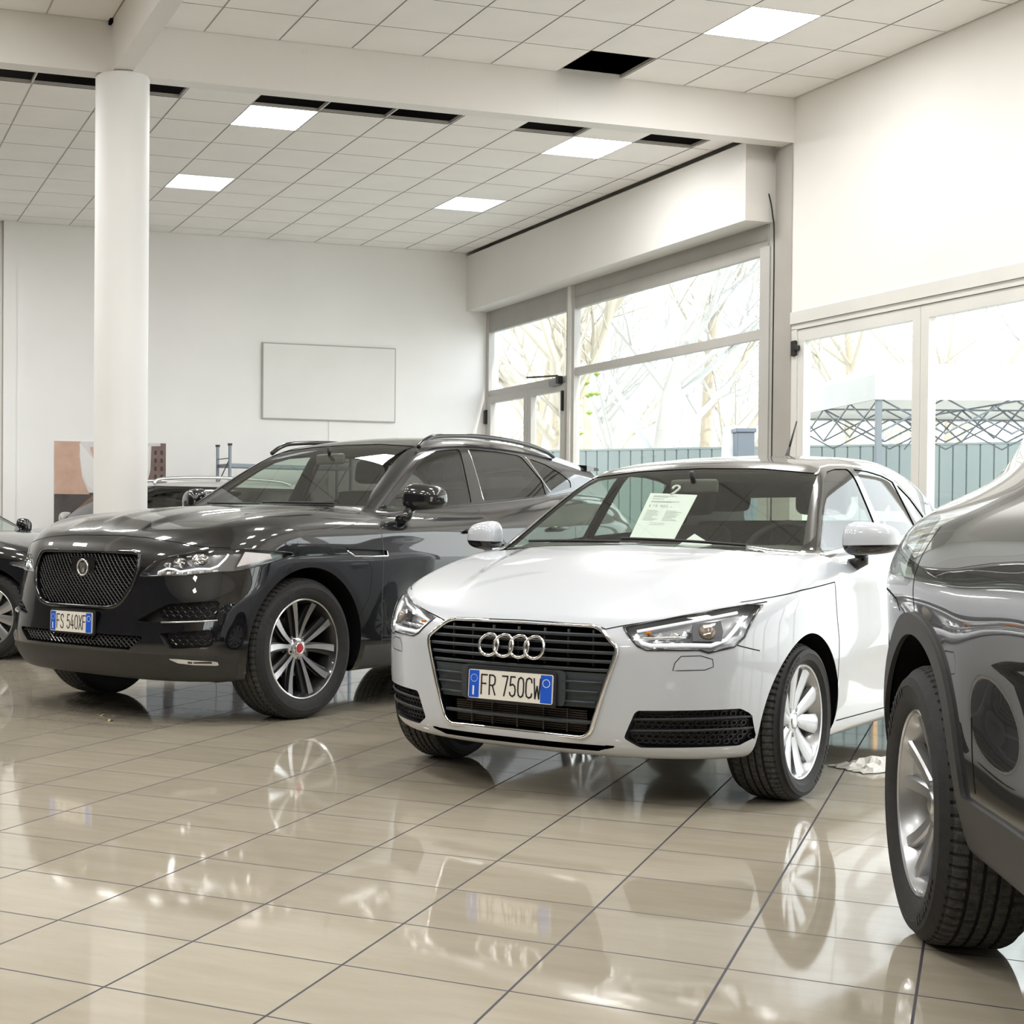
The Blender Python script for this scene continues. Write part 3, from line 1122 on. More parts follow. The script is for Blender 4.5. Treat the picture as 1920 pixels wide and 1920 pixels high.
    B.ribbon('washer_cover_joint', 'x', [[(.582, .520), (.588, .548), (.605, .572), (.66, .575), (.692, .562), (.694, .535), (.672, .524)]], .0028, GAP, root, closed=True)
    # grille
    B.tray('grille_cavity', 'grille', DARK, root, .085, (1, 0, 0))
    def GP(y, z, off): 
        q = B.hit('x', abs(y), z); q = q if q is not None else np.array([.7, abs(y), z])
        return np.array([q[0] + off, y, z])
    path = round_path(gsym, .018, 4)
    Q, Nn = B.path('x', [(abs(a), b) for a, b in path if a >= -1e-9], off=.002)
    Qm = np.concatenate([Q, (Q * np.array([1, -1, 1]))[::-1]])
    MB().tube(Qm, .0085, 8, closed=True).build('grille_frame', CHROME, root, True)
    GR = mat('grille_grey', (.040, .048, .056), .45)
    half_w = lambda z: np.interp(z, [.262, .285, .57, .598, .655, .672], [.285, .308, .398, .402, .335, .30]) - .008
    for z in (.637, .608, .576, .544, .512, .318):
        hw = half_w(z) - (.0 if z < .6 else 0)
        ys = np.linspace(-hw, hw, 24)
        mb = MB()
        V = []
        for y in ys:
            q = GP(y, z, 0)
            for dx, dz in ((-.004, .0055), (.0, .002), (-.002, -.006), (-.028, -.010), (-.032, .004)):
                V.append((q[0] + dx - .004, y, z + dz))
        F = []
        for i in range(len(ys) - 1):
            for j in range(5):
                j2 = (j + 1) % 5
                F.append((i * 5 + j, (i + 1) * 5 + j, (i + 1) * 5 + j2, i * 5 + j2))
        mb.add(V, F).build('grille_bar', GR, root)
    for y in (-.30, -.205, -.11, .0, .11, .205, .30):
        for z0, z1 in ((.52, .655), (.272, .36)):
            if abs(y) > half_w(z1 - .01) and z1 > .6: z1 = .60
            if abs(y) > half_w(z0 + .01): continue
            q = GP(y, (z0 + z1) / 2, -.045)
            MB().box((q[0] - .01, y - .002, z0), (q[0] + .004, y + .002, z1)).build('grille_rib', mat('rib_grey', (.11, .105, .10), .5), root)
    mb = MB()
    for z in np.arange(.275, .352, .0085):
        q = GP(0, z, -.062)
        mb.box((q[0] - .004, -.28, z), (q[0], .28, z + .0045))
    mb.build('radiator', mat('radiator_fins', (.10, .075, .062), .55), root)
    # plate carrier block across the lower grille
    mb = MB()
    V, F = [], []
    ys = np.linspace(-1, 1, 21)
    zs = [.372, .5]
    for k, z in enumerate(zs):
        for t in ys:
            y = t * half_w(z)
            V.append(GP(y, z, -.012))
    for i in range(20): F.append((i, i + 1, i + 22, i + 21))
    mb.add(V, F)
    mb.build('carrier_back', GR, root)
    for z in (.392, .430, .466):
        for s in (-1, 1):
            mb = MB()
            y0, y1 = s * .21, s * (half_w(z) - .004)
            a, b = GP(y0, z, 0), GP(y1, z, -.004)
            mb.tube([a, (a + b) / 2 + np.array([.003, 0, 0]), b], .005, 6)
            mb.build('grille_side_bar', GR, root, True)
    q = B.hit('x', 0, .437)
    mb = MB().prism(round_path([(-.215, .372), (.215, .372), (.222, .40), (.222, .492), (.205, .503), (-.205, .503), (-.222, .492), (-.222, .40)], .012), 'x', q[0] - .045, q[0] - .006)
    mb.build('plate_carrier', GR, root)
    number_plate(root, q[0] + .012, .431, .06, 'FR 750CW')
    # four interlocking rings
    for i in range(4):
        y0 = -.0975 + i * .065
        T = []
        for a in np.linspace(0, 2 * PI, 41)[:-1]:
            y, z = y0 + .0405 * math.cos(a), .583 + .0405 * math.sin(a)
            T.append((B.hit('x', .02, z)[0] + .010 + (.0016 if (i % 2) else -.0004) , y, z))
        MB().tube(T, .0062, 10, closed=True).build('badge_ring', CHROME, root, True)
    # lower lip slot, fog grilles
    B.tray('lip_slot', 'lip', DARK, root, .035, (1, 0, 0))
    B.tray('fog_cavity', 'fog', BLACKP, root, .045, (1, 0, 0), sides='pair')
    HEX = mat('honeycomb_black', (.022, .023, .030), .35)
    for s in (-1, 1):
        mb = MB()
        for r in range(9):
            for c in range(18):
                y = .43 + c * .0225 + (r % 2) * .01125; z = .243 + r * .0172
                if fog(np.array([y]), np.array([z]))[0] > -.012: continue
                q = B.hit('x', y, z)
                if q is None: continue
                n = B.normals(q[None])[0]; n[2] = 0; n /= np.linalg.norm(n)
                tdir = np.array([-n[1], n[0], 0])
                c0 = q - np.array([.03, 0, 0])
                hx = [c0 + tdir * (.0135 * math.cos(a)) + np.array([0, 0, .0105 * math.sin(a)]) for a in np.arange(6) * PI / 3]
                hi = [c0 + tdir * (.0108 * math.cos(a)) + np.array([0, 0, .0078 * math.sin(a)]) for a in np.arange(6) * PI / 3]
                hb = [h - n * .012 for h in hi]
                V = [v * np.array([1, s, 1]) for v in hx + hi + hb]
                mb.add(V, [(i, (i + 1) % 6, (i + 1) % 6 + 6, i + 6) for i in range(6)] + [(i + 6, (i + 1) % 6 + 6, (i + 1) % 6 + 12, i + 12) for i in range(6)])
        mb.build('fog_grille_mesh', HEX, root)
        for za, zb_ in ((.338, .352), (.296, .310)):
            ys = np.linspace(.445 if za > .33 else .435, .778, 16)
            T = []
            for y in ys:
                z = za + (zb_ - za) * (y - .44) / .34
                q = B.hit('x', y, z)
                if q is not None: T.append((q[0] - .012, s * y, z))
            MB().tube(T, .0055, 6).build('fog_grille_bar', BLACKP, root, True)
    # headlamps
    B.part('headlamp_lens', 'lamp', LENS, root, 'pair', off=.0005)
    HOUS = mat('lamp_housing', (.60, .61, .63), .22, .7)
    B.tray('headlamp_housing', 'lamp', HOUS, root, .055, (.8, .5, 0), sides='pair', off=-.002, shrink=.06)

    def LP(y, z, d):
        q = B.hit('x', y, z)
        n = B.normals(q[None])[0]
        return q - n * d, n
    for s in (-1, 1):
        M3 = np.array([1, s, 1])
        # dark rim under and beside the lens
        Q, _ = B.path('x', lamp_o, closed=True, off=.0)
        rim = [q for q in Q]
        MB().tube([q * M3 for q in rim], .0045, 6, closed=True).build('lamp_rim', BLACKG, root, True)
        dr = []
        for y, z in [(.452, .652), (.482, .620), (.51, .612), (.63, .614), (.69, .612), (.728, .632), (.745, .67), (.755, .72)]:
            q, n = LP(y, z, .016); dr.append(q * M3)
        MB().tube(dr, .0075, 8).build('daytime_light', mat('light_guide_white', (.9, .92, .95), .15, emit=(1, 1, 1), estr=.15), root, True)
        tb = []
        for y, z in [(.452, .664), (.55, .688), (.66, .716), (.73, .736)]:
            q, n = LP(y, z, .014); tb.append(q * M3)
        MB().tube(tb, .0055, 8).build('light_bar', mat('light_guide_white'), root, True)
        # projector in a dark square bezel
        q, n = LP(.672, .668, .02)
        u = np.array([-n[1], n[0], 0]); u /= np.linalg.norm(u); w = np.cross(n, u); w = w if w[2] > 0 else -w
        def fr(a, b, c): return (q + u * a + w * b + n * c) * M3
        mb = MB()
        O = [(-.058, -.038), (.046, -.038), (.058, .0), (.056, .044), (-.048, .030)]
        mb.add([fr(a, b, 0.0) for a, b in O] + [fr(a * .9, b * .9, -.03) for a, b in O], [(0, 1, 2, 3, 4)[::1]] + [(i, (i + 1) % 5, (i + 1) % 5 + 5, i + 5) for i in range(5)])
        mb.build('projector_bezel', mat('lamp_dark', (.035, .035, .042), .3), root)
        mb = MB()
        V, F = [], []
        for i in range(7):
            ph = i / 6 * PI / 2
            for k in range(24):
                a = 2 * PI * k / 24
                V.append(fr(.030 * math.cos(ph) * math.cos(a), .030 * math.cos(ph) * math.sin(a), .002 + .016 * math.sin(ph)))
        for i in range(6):
            for k in range(24): F.append((i * 24 + k, i * 24 + (k + 1) % 24, i * 24 + 24 + (k + 1) % 24, i * 24 + 24 + k))
        mb.add(V, F).build('projector_lens', mat('projector_glass', (.22, .17, .12), .05, coat=1.), root, True)
        # reflector louvres
        for i in range(4):
            y0 = .49 + i * .037
            q2, n2 = LP(y0, .640, .018)
            mb = MB()
            for (za, zb_, mi) in ((.618, .634, 0), (.645, .662 + i * .004, 0)):
                a, _ = LP(y0, za, .016); b, _ = LP(y0 + .010, za, .02); c, _ = LP(y0 + .010, zb_, .03); d, _ = LP(y0, zb_, .024)
                a2, _ = LP(y0 + .028, za, .034); d2, _ = LP(y0 + .028, zb_, .04)
                mb.add([v * M3 for v in (a, b, c, d)], [(0, 1, 2, 3)])
                mb.add([v * M3 for v in (b, a2, d2, c)], [(0, 1, 2, 3)])
            mb.build('reflector_louvre', CHROME if i % 2 == 0 else SATIN, root)
        sh = []
        for y in (.47, .52, .57, .615):
            q2, _ = LP(y, .636 + (y - .47) * .05, .012); sh.append(q2 * M3)
        MB().tube(sh, .006, 6).build('reflector_shelf', SATIN, root, True)
        q2, n2 = LP(.49, .663, .02)
        MB().box((q2[0] - .008, s * q2[1] - .01, q2[2] - .006), (q2[0] + .004, s * q2[1] + .01, q2[2] + .006), bev=.003).build('indicator_bulb', AMBER, root)
        # door mirror
        mir = mirror(root, s, (-.60, .805, .895), (-.55, .905, .985), .100, .078, .085, PW, BLACKG)
        # door handles
        for xh in (-1.16, -2.02):
            qh = B.hit('y', xh, .80)
            MB().tube([(xh + .075, s * (qh[1] + .002), .798), (xh + .06, s * (qh[1] + .026), .801), (xh - .06, s * (qh[1] + .028), .806), (xh - .078, s * (qh[1] + .002), .808)], [.010, .013, .013, .010], 8).build('door_handle', PW, root, True)
    # wipers, aerial, rear-view mirror, price sheet
    for y0, y1 in ((.45, -.12), (-.12, -.58)):
        T = []
        for t in np.linspace(0, 1, 9):
            y = y0 + (y1 - y0) * t; z = .975 + .015 * t - .05 * y * y
            x = -.40 - 1.60 * (z - .957) - .06 * y * y + .022
            T.append((x, y, z))
        MB().tube(T, .007, 6).build('wiper', BLACKP, root, True)
    zt = f_top(f, -2.12, 0)
    MB().tube([(-2.10, 0, zt - .01), (-2.13, 0, zt + .02), (-2.165, 0, zt + .07)], [.022, .012, .007], 8).tube([(-2.165, 0, zt + .07), (-2.27, 0, zt + .215)], [.0065, .004], 6).build('roof_aerial', BLACKP, root, True)
    m = cushion('rear_view_mirror', (-.02, -.115, -.035), (.012, .115, .035), mat('mirror_back', (.10, .095, .085), .4), root, .015)
    m.location = (-.93, .0, 1.232)
    MB().tube([(-.92, 0, 1.25), (-.90, 0, 1.30)], .012, 8).build('mirror_stem', BLACKP, root, True)
    interior(root, -1.22, -1.92, .46, -.70, .965, .68, .95)
    # wheels
    w = make_wheel(.300, .2205, .205, 'fan', root)
    w.location = (0, .742, .299)
    for loc, fl in (((0, -.742, .299), True), ((-2.469, .738, .299), False), ((-2.469, -.738, .299), True)):
        dup_wheel(w, loc, fl)
    underbody(root, (-2.95, -.72, .20), (.58, .72, .30))
    return root, B


def f_top(f, x, y):
    z = np.linspace(1.9, .6, 2600)
    v = f(np.full_like(z, x), np.full_like(z, y), z)
    return z[np.nonzero(v < 0)[0][0]]


def underbody(root, lo, hi):
    mb = MB()
    # narrow between the wheels
    mb.box((lo[0], lo[1] * .62, lo[2]), (hi[0], hi[1] * .62, hi[2]))
    mb.box((-2.1, lo[1], lo[2] + .01), (-.42, hi[1], hi[2]))
    mb.build('underbody', DARK, root)


def mirror(root, s, foot, c, wy, hz, dx, paint, dark, glass_m=None):
    """door mirror: painted upper shell, dark lower shell and foot"""
    def shell(z0, z1, nm, m, sc=1.):
        V, F = [], []
        nu, nv = 28, 10
        for i in range(nv + 1):
            ph = (z0 + (z1 - z0) * i / nv)
            for k in range(nu):
                a = 2 * PI * k / nu
                ca, sa = math.cos(a), math.sin(a)
                e = .62
                cu = math.copysign(abs(ca)**e, ca); su = math.copysign(abs(sa)**.75, sa)
                r = max(0., math.cos(ph))**.55
                y = wy * su * r
                x = dx * cu * r * (.62 if cu < 0 else 1.)
                z = hz * math.copysign(abs(math.sin(ph))**.8, math.sin(ph)) * sc
                sweep = -.28 * max(0, y + wy) * (1 if True else 0)
                V.append((c[0] + x * (1 - .15 * y / wy) + sweep, s * (c[1] + y), c[2] + z * (1 - .18 * y / wy)))
        for i in range(nv):
            for k in range(nu):
                F.append((i * nu + k, i * nu + (k + 1) % nu, (i + 1) * nu + (k + 1) % nu, (i + 1) * nu + k))
        return mk(nm, V, F, m, root, True)
    o = shell(-.12, PI / 2, 'door_mirror', paint)
    lo = shell(-PI / 2, -.12, 'mirror_base', dark, .72)
    lo.parent = o
    ft = MB().tube([(foot[0], s * foot[1], foot[2] - .015), (foot[0] - .01, s * (foot[1] + .05), foot[2] + .01), ((foot[0] + c[0]) / 2 - .02, s * (c[1] - wy * .55), c[2] - hz * .35)], [.032, .03, .036], 10).build('mirror_foot', dark, root, True)
    ft.parent = o
    # reflecting pane on the rear side
    return o
HEXB = mat('mesh_black', (.013, .013, .014), .35, coat=.3)


def mesh_fill(B, name, sdf, y0, y1, z0, z1, px, pz, rin, depth, m, parent, sides=(1, -1), back=.014, margin=.010, hexa=True, sx=1.):
    """honeycomb insert that follows the front surface, set in by depth"""
    for s in sides:
        mb = MB()
        for r in range(int((z1 - z0) / pz) + 1):
            for c in range(int((y1 - y0) / px) + 2):
                y = y0 + c * px + (r % 2) * px / 2; z = z0 + r * pz
                if sdf(np.array([y]), np.array([z]))[0] > -margin: continue
                q = B.hit('x', abs(y), z)
                if q is None: continue
                n = B.normals(q[None])[0]; n[2] = 0; n /= np.linalg.norm(n)
                if y < 0: n[1] = -n[1]
                q = np.array([q[0], y, z])
                td = np.array([-n[1], n[0], 0])
                c0 = q - np.array([depth, 0, 0])
                k = 6 if hexa else 4
                A = np.arange(k) * 2 * PI / k
                ox, oz = (px * .58, pz * .64) if hexa else (px * .5, pz * .98)
                hx = [c0 + td * ox * sx * math.cos(a) + np.array([0, 0, oz * math.sin(a)]) for a in A]
                hi = [c0 + td * ox * sx * rin * math.cos(a) + np.array([0, 0, oz * rin * math.sin(a)]) + n * .003 for a in A]
                hb = [h - n * back for h in hi]
                S3 = np.array([1, s, 1])
                mb.add([v * S3 for v in hx + hi + hb], [(i, (i + 1) % k, (i + 1) % k + k, i + k) for i in range(k)] + [(i + k, (i + 1) % k + k, (i + 1) % k + 2 * k, i + 2 * k) for i in range(k)])
        mb.build(name, m, parent)


def four_wheels(root, w, y, zc, wb):
    w.location = (0, y, zc)
    for loc, fl in (((0, -y, zc), True), ((-wb, y, zc), False), ((-wb, -y, zc), True)):
        dup_wheel(w, loc, fl)


# ------------------------------------------------------------------ black SUV
def black_suv():
    root = car_root('suv_car', (2.139, 8.081, 3.628), 'black sport utility car with black mesh grille and plate FS 540XF')
    arches = [(0., .385, .432), (-2.874, .385, .432)]

    def extra_side(x, z):
        sh = .012 * np.exp(-((z - (1.0 + .035 * np.clip(-x - .5, 0, 2.2))) / .05)**2) * sstep(-x, .3, .9)
        dr = -.016 * np.exp(-((z - .64) / .17)**2) * sstep(-x, .55, 1.0) * sstep(x, -2.45, -1.9)
        hn = .014 * np.exp(-((x + 2.75) / .55)**2 - ((z - .95) / .22)**2)
        return sh + dr + hn

    def extra_top(x, y):
        yc = .335 + .20 * np.clip((.55 - x) / 1.25, 0, 1.1)
        b = .020 * (1 - sstep(y, yc - .045, yc + .035)) * sstep(x, -.8, -.3) * sstep(-x, -.72, -.45)
        ctr = .010 * (1 - sstep(y, .0, .10)) * sstep(x, -.2, .3) * sstep(-x, -.74, -.5)
        fen = .018 * np.exp(-((y - .76) / .10)**2) * sstep(x, -.6, -.1) * sstep(-x, -.6, -.2)
        return b + ctr + fen
    P = dict(
        nose=[(.16, .66), (.20, .74), (.26, .80), (.33, .845), (.42, .862), (.50, .850), (.58, .832), (.66, .826), (.75, .822), (.82, .815), (.88, .803), (.94, .775), (1.0, .735), (1.1, .70)],
        tail=[(.16, -3.70), (.3, -3.82), (.5, -3.86), (.8, -3.85), (1.0, -3.83), (1.2, -3.74), (1.4, -3.65)],
        width=[(-3.9, .93), (-2.87, .962), (-1.5, .952), (0, .956), (.9, .955)],
        side_blur=.02, side=[(.16, -.12), (.22, -.065), (.30, -.032), (.40, -.012), (.52, -.003), (.7, 0), (.85, 0), (.95, -.010), (1.03, -.030), (1.09, -.066), (1.15, -.105), (1.25, -.145), (1.4, -.2)],
        top=[(-4., 1.22), (-3.6, 1.27), (-3.0, 1.29), (-2.4, 1.245), (-1.7, 1.19), (-1.1, 1.165), (-.75, 1.163), (-.5, 1.155), (-.2, 1.142), (.1, 1.120), (.3, 1.097), (.5, 1.064), (.6, 1.038), (.68, 1.004), (.74, .958), (.78, .905), (.82, .83)],
        crown=[(-4, .08), (-.8, .07), (0, .05), (.3, .05), (.6, .09), (.8, .10)], top_blur=.025,
        nf=[(.0, 3.2), (.6, 3.1), (.8, 2.6), (1.0, 2.5)], x0=.05, x1=-2.95, nr=3.4,
        bottom=[(-3.9, .33), (-3.2, .26), (-1.5, .25), (0, .225), (.5, .225), (.9, .225)],
        gwidth=[(-3.9, .66), (-3.4, .70), (-2.9, .755), (-2.4, .80), (-1.7, .822), (-1.1, .812), (-.7, .80), (-.4, .79)], belt0=1.14, tumble=.41,
        roof=[(-3.7, 1.455), (-3.45, 1.518), (-3.1, 1.575), (-2.8, 1.611), (-2.4, 1.638), (-2.0, 1.645), (-1.7, 1.631), (-1.45, 1.60), (-1.25, 1.55), (-.9, 1.44)], roof_crown=.09,
        ws=(-.72, 1.184, 1.545, .0), rear=(-3.72, 1.18, .62, .10), arches=arches,
        k_shoulder=.09, k_roof=.11, k_ws=.06, k_rear=.05, k_belt=.03, extra_side=extra_side, extra_top=extra_top)
    f = body_field(P)
    B = Body(f, (-3.95, 0, .12), (.92, 1.02, 1.7), .0165)
    front = lambda d, x0=.15: (lambda x, y, z: np.maximum(d(y, z), x0 - x))
    sidev = lambda d, y0=.45: (lambda x, y, z: np.maximum(d(x, z), y0 - y))
    rad = lambda x, z: np.minimum.reduce([np.hypot(x - a, z - b) - c for a, b, c in arches])
    arch = lambda x, y, z: np.maximum(rad(x, z), .55 - y)
    archlip = lambda x, y, z: np.maximum(rad(x, z) - .042, .55 - y)
    cz = Spl([(-3.9, .46), (-3.3, .44), (-2.4, .372), (-.45, .372), (.3, .372), (.9, .372)], .05)
    clad = lambda x, y, z: z - cz(x)
    gr_o = [(0, .897), (.39, .893), (.425, .88), (.440, .80), (.41, .70), (.345, .618), (.26, .598), (0, .594)]
    grs = [(-a, b) for a, b in gr_o[::-1]] + gr_o
    grille = rounded(grs, .03)
    lamp_o = [(.45, .771), (.49, .770), (.70, .780), (.845, .800), (.893, .868), (.893, .892), (.85, .914), (.74, .905), (.60, .872), (.535, .848)]
    lamp_f = rounded(lamp_o, .007)
    lamp_s = rounded([(.66, .785), (.49, .800), (.135, .884), (.14, .896), (.43, .917), (.66, .885)], .007)
    up_o = [(.47, .535), (.60, .612), (.64, .632), (.842, .652), (.848, .64), (.845, .556), (.83, .549), (.63, .541)]
    upi = rounded(up_o, .006)
    lo_o = [(.615, .480), (.834, .505), (.841, .49), (.842, .43), (.825, .414), (.68, .402), (.66, .41)]
    loi = rounded(lo_o, .006)
    lg_o = [(-.53, .458), (.53, .458), (.44, .388), (-.44, .388)]
    lgi = rounded(lg_o, .008)
    ws = rounded([(-.76, 1.150), (-.4, 1.168), (0, 1.176), (.4, 1.168), (.76, 1.150), (.69, 1.25), (.565, 1.545), (.3, 1.567), (0, 1.573), (-.3, 1.567), (-.565, 1.545), (-.69, 1.25)], .012)
    wso = lambda x, y, z: np.maximum(np.maximum(ws(y, z), -1.7 - x), x + .25)
    rwp = rounded([(-.62, 1.24), (.62, 1.24), (.54, 1.45), (-.54, 1.45)], .06)
    rw = lambda x, y, z: np.maximum(rwp(y, z), x + 3.2)
    fdw = [(-.80, 1.130), (-1.08, 1.31), (-1.255, 1.42), (-1.37, 1.483), (-1.50, 1.518), (-1.74, 1.540), (-1.655, 1.195)]
    rdw = [(-1.845, 1.543), (-2.15, 1.542), (-2.41, 1.528), (-2.45, 1.515), (-2.60, 1.36), (-2.585, 1.265), (-1.80, 1.207)]
    qw = [(-2.53, 1.512), (-2.75, 1.478), (-2.92, 1.425), (-3.03, 1.372), (-3.0, 1.325), (-2.69, 1.282)]
    dlo = [(-.70, 1.100), (-1.0, 1.285), (-1.25, 1.44), (-1.36, 1.504), (-1.50, 1.540), (-1.75, 1.561), (-2.15, 1.564), (-2.45, 1.546), (-2.78, 1.497), (-2.96, 1.440), (-3.09, 1.372), (-3.05, 1.295), (-2.6, 1.248), (-1.7, 1.180), (-1.1, 1.140)]
    vent = rounded([(-.285, .915), (-.64, .906), (-.655, .868), (-.38, .868), (-.31, .885)], .008)
    regs = [('arch', arch), ('grille', front(grille, .5)), ('lamp', lambda x, y, z: np.minimum(np.maximum(np.maximum(lamp_f(y, z), .45 - x), 0 * x - 1), np.maximum(np.maximum(lamp_s(x, z), .62 - y), x - .56))), ('up', front(upi)), ('lo', front(loi)), ('lg', front(lgi)), ('ws', wso), ('rw', rw),
            ('fdw', sidev(rounded(fdw, .014))), ('rdw', sidev(rounded(rdw, .014))), ('qw', sidev(rounded(qw, .014))), ('dlo', sidev(rounded(dlo, .02))), ('vent', sidev(vent, .7)),
            ('archlip', archlip), ('clad', clad)]
    B.split(regs)
    B.part('body_shell', 'body', PB, root)
    B.part('wheel_arch_trim', 'archlip', BLACKG, root, 'loose')
    B.part('lower_cladding', 'clad', CLAD, root)
    B.part('window_surround', 'dlo', BLACKG, root, 'pair')
    B.part('front_door_window', 'fdw', GLASSS, root, 'pair', off=-.004)
    B.part('rear_door_window', 'rdw', GLASSD, root, 'pair', off=-.004)
    B.part('quarter_window', 'qw', GLASSD, root, 'pair', off=-.004)
    B.part('windscreen', 'ws', GLASSW, root, off=-.003)
    B.part('rear_window', 'rw', GLASSD, root, off=-.004)
    for rg in ('fdw', 'rdw', 'qw', 'ws', 'rw'):
        B.tray('window_seal', rg, GAP, root, .02, sides='pair' if rg in ('fdw', 'rdw', 'qw') else 'both', floor=False)
    lining(B, root, 1.12, -3.5, -.4, LINER)
    wheel_wells(root, arches, .55, B)
    B.tray('grille_cavity', 'grille', DARK, root, .06, (1, 0, 0))
    B.tray('side_intake', 'up', BLACKP, root, .05, (1, 0, 0), sides='pair')
    B.tray('lower_side_intake', 'lo', BLACKP, root, .05, (1, 0, 0), sides='pair')
    B.tray('lower_grille_cavity', 'lg', DARK, root, .05, (1, 0, 0))
    B.tray('side_vent', 'vent', BLACKP, root, .02, (0, 1, 0), sides='pair')
    # grille mesh, frame and badge
    mesh_fill(B, 'grille_mesh', grille, -.45, .45, .60, .895, .030, .0135, .70, .022, HEXB, root, sides=(1,), hexa=False, margin=.004, back=.02)
    mesh_fill(B, 'lower_grille_mesh', lgi, -.54, .54, .385, .46, .034, .014, .66, .018, HEXB, root, sides=(1,), hexa=False, margin=.004)
    mesh_fill(B, 'side_intake_mesh', upi, .60, .87, .545, .65, .034, .021, .80, .022, HEXB, root, margin=.008)
    mesh_fill(B, 'side_intake_mesh', loi, .66, .87, .405, .505, .034, .019, .80, .022, HEXB, root, margin=.008)
    path = round_path(grs, .04, 5)
    Q, _ = B.path('x', [(a, b) for a, b in path if a >= -1e-9], off=.0)
    MB().tube(np.concatenate([Q, (Q * np.array([1, -1, 1]))[::-1]]), .012, 8, closed=True).build('grille_frame', BLACKG, root, True)
    qx = B.hit('x', .0, .80)[0]
    MB().prism(round_path([(-.10, .745), (.10, .745), (.10, .865), (-.10, .865)], .02), 'x', qx - .03, qx - .014).build('sensor_cover', BLACKG, root)
    bd = MB()
    bx = qx - .012
    T = [(bx, .043 * math.cos(a), .806 + .043 * math.sin(a)) for a in np.linspace(0, 2 * PI, 41)[:-1]]
    bd.tube(T, .0062, 8, closed=True)
    bd.build('badge_ring', CHROME, root, True)
    sh = MB()
    face = [(-.022, .832), (-.012, .836), (0, .830), (.012, .836), (.022, .832), (.026, .815), (.020, .795), (.014, .780), (.0, .770), (-.014, .780), (-.020, .795), (-.026, .815)]
    sh.prism(face, 'x', bx - .006, bx + .001)
    sh.prism([(-.009, .802), (.009, .802), (.006, .780), (-.006, .780)], 'x', bx + .001, bx + .006)
    sh.build('badge_relief', SATIN, root)
    MB().lathe([(.042, -.008), (0, -.008)], 32, 'x', (bx, 0, .806)).build('badge_field', BLACKG, root)
    number_plate(root, .872, .514, .03, 'FS 540XF')
    # bright blades in the intakes and fog strip
    for s in (-1, 1):
        M3 = np.array([1, s, 1])
        T = []
        for y, z in [(.62, .536), (.70, .540), (.78, .545), (.85, .551)]:
            q = B.hit('x', y, z); T.append((q + np.array([.003, 0, 0])) * M3)
        MB().tube(T, .0045, 6).build('intake_blade', SATIN, root, True)
        V, F = [], []
        for y, za, zb_ in [(.665, .348, .352), (.70, .330, .352), (.76, .322, .347), (.835, .318, .340), (.842, .322, .336)]:
            for z in (za, zb_):
                q = B.hit('x', y, z); n = B.normals(q[None])[0]; V.append((q + n * .004) * M3)
        for i in range(4): F.append((2 * i, 2 * i + 1, 2 * i + 3, 2 * i + 2))
        mk('fog_light_strip', V, F, SATIN, root)
        V = []
        for y in (.742, .825):
            for z in (.330, .338):
                q = B.hit('x', y, z); n = B.normals(q[None])[0]; V.append((q + n * .006) * M3)
        mk('fog_light_slot', V, [(0, 1, 3, 2)], BLACKP, root)
        # chrome leaf inside the side vent
        T = [np.array(B.hit('y', x, z)) * M3 for x, z in [(-.30, .905), (-.36, .875), (-.50, .873), (-.65, .873), (-.645, .90)]]
        MB().tube(T, .005, 6).build('vent_trim', CHROME, root, True)
    # headlamps
    B.part('headlamp_lens', 'lamp', LENS, root, 'pair', off=.0005)
    B.tray('headlamp_housing', 'lamp', mat('lamp_housing_dark', (.34, .34, .36), .2, .7), root, .06, (.8, .5, 0), sides='pair', off=-.002, shrink=.05)

    def LP(y, z, d):
        q = B.hit('x', y, z); n = B.normals(q[None])[0]
        return q - n * d, n
    for s in (-1, 1):
        M3 = np.array([1, s, 1])
        Q = np.concatenate([B.path('x', [(.80, .7945), (.70, .780), (.49, .770), (.45, .771), (.535, .848), (.60, .872), (.74, .905), (.79, .911)])[0], B.path('y', [(.43, .917), (.14, .896), (.135, .884), (.49, .800)])[0]])
        MB().tube([q * M3 for q in Q], .004, 6, closed=True).build('lamp_rim', BLACKG, root, True)
        # scalloped light guide, lower fin row, two reflector bowls, side reflector
        T = []
        for y, z in [(.555, .795), (.60, .815), (.635, .812), (.665, .800), (.70, .806), (.74, .815), (.79, .815), (.815, .83), (.835, .87), (.84, .892)]:
            q, n = LP(y, z, .014); T.append(q * M3)
        MB().tube(T, .006, 8).build('daytime_light', mat('light_guide_white', (.9, .92, .95), .15, emit=(1, 1, 1), estr=.15), root, True)
        for i, y in enumerate(np.linspace(.55, .80, 11)):
            a, _ = LP(y, .782 + (y - .55) * .05, .012); b, _ = LP(y + .019, .783 + (y - .55) * .05, .02)
            c, _ = LP(y + .019, .799 + (y - .55) * .05, .02); d, _ = LP(y, .797 + (y - .55) * .05, .016)
            mk('reflector_fin', [v * M3 for v in (a, b, c, d)], [(0, 1, 2, 3)], CHROME if i % 2 else SATIN, root)
        for yc, zc, rr in ((.66, .845, .030), (.745, .862, .036), (.60, .832, .018)):
            q, n = LP(yc, zc, .012)
            u = np.array([-n[1], n[0], 0]); u /= np.linalg.norm(u); w = np.cross(n, u); w = w if w[2] > 0 else -w
            V, F = [], []
            for i in range(6):
                r = rr * (1 - i / 6.2); d = .035 * math.sin(i / 5 * PI / 2)
                for k in range(20):
                    a = 2 * PI * k / 20
                    V.append((q + u * r * math.cos(a) * 1.25 + w * r * math.sin(a) * .85 - n * d) * M3)
            for i in range(5):
                for k in range(20): F.append((i * 20 + k, i * 20 + (k + 1) % 20, i * 20 + 20 + (k + 1) % 20, i * 20 + 20 + k))
            mk('reflector_bowl', V, F, CHROME, root, True)
        V = []
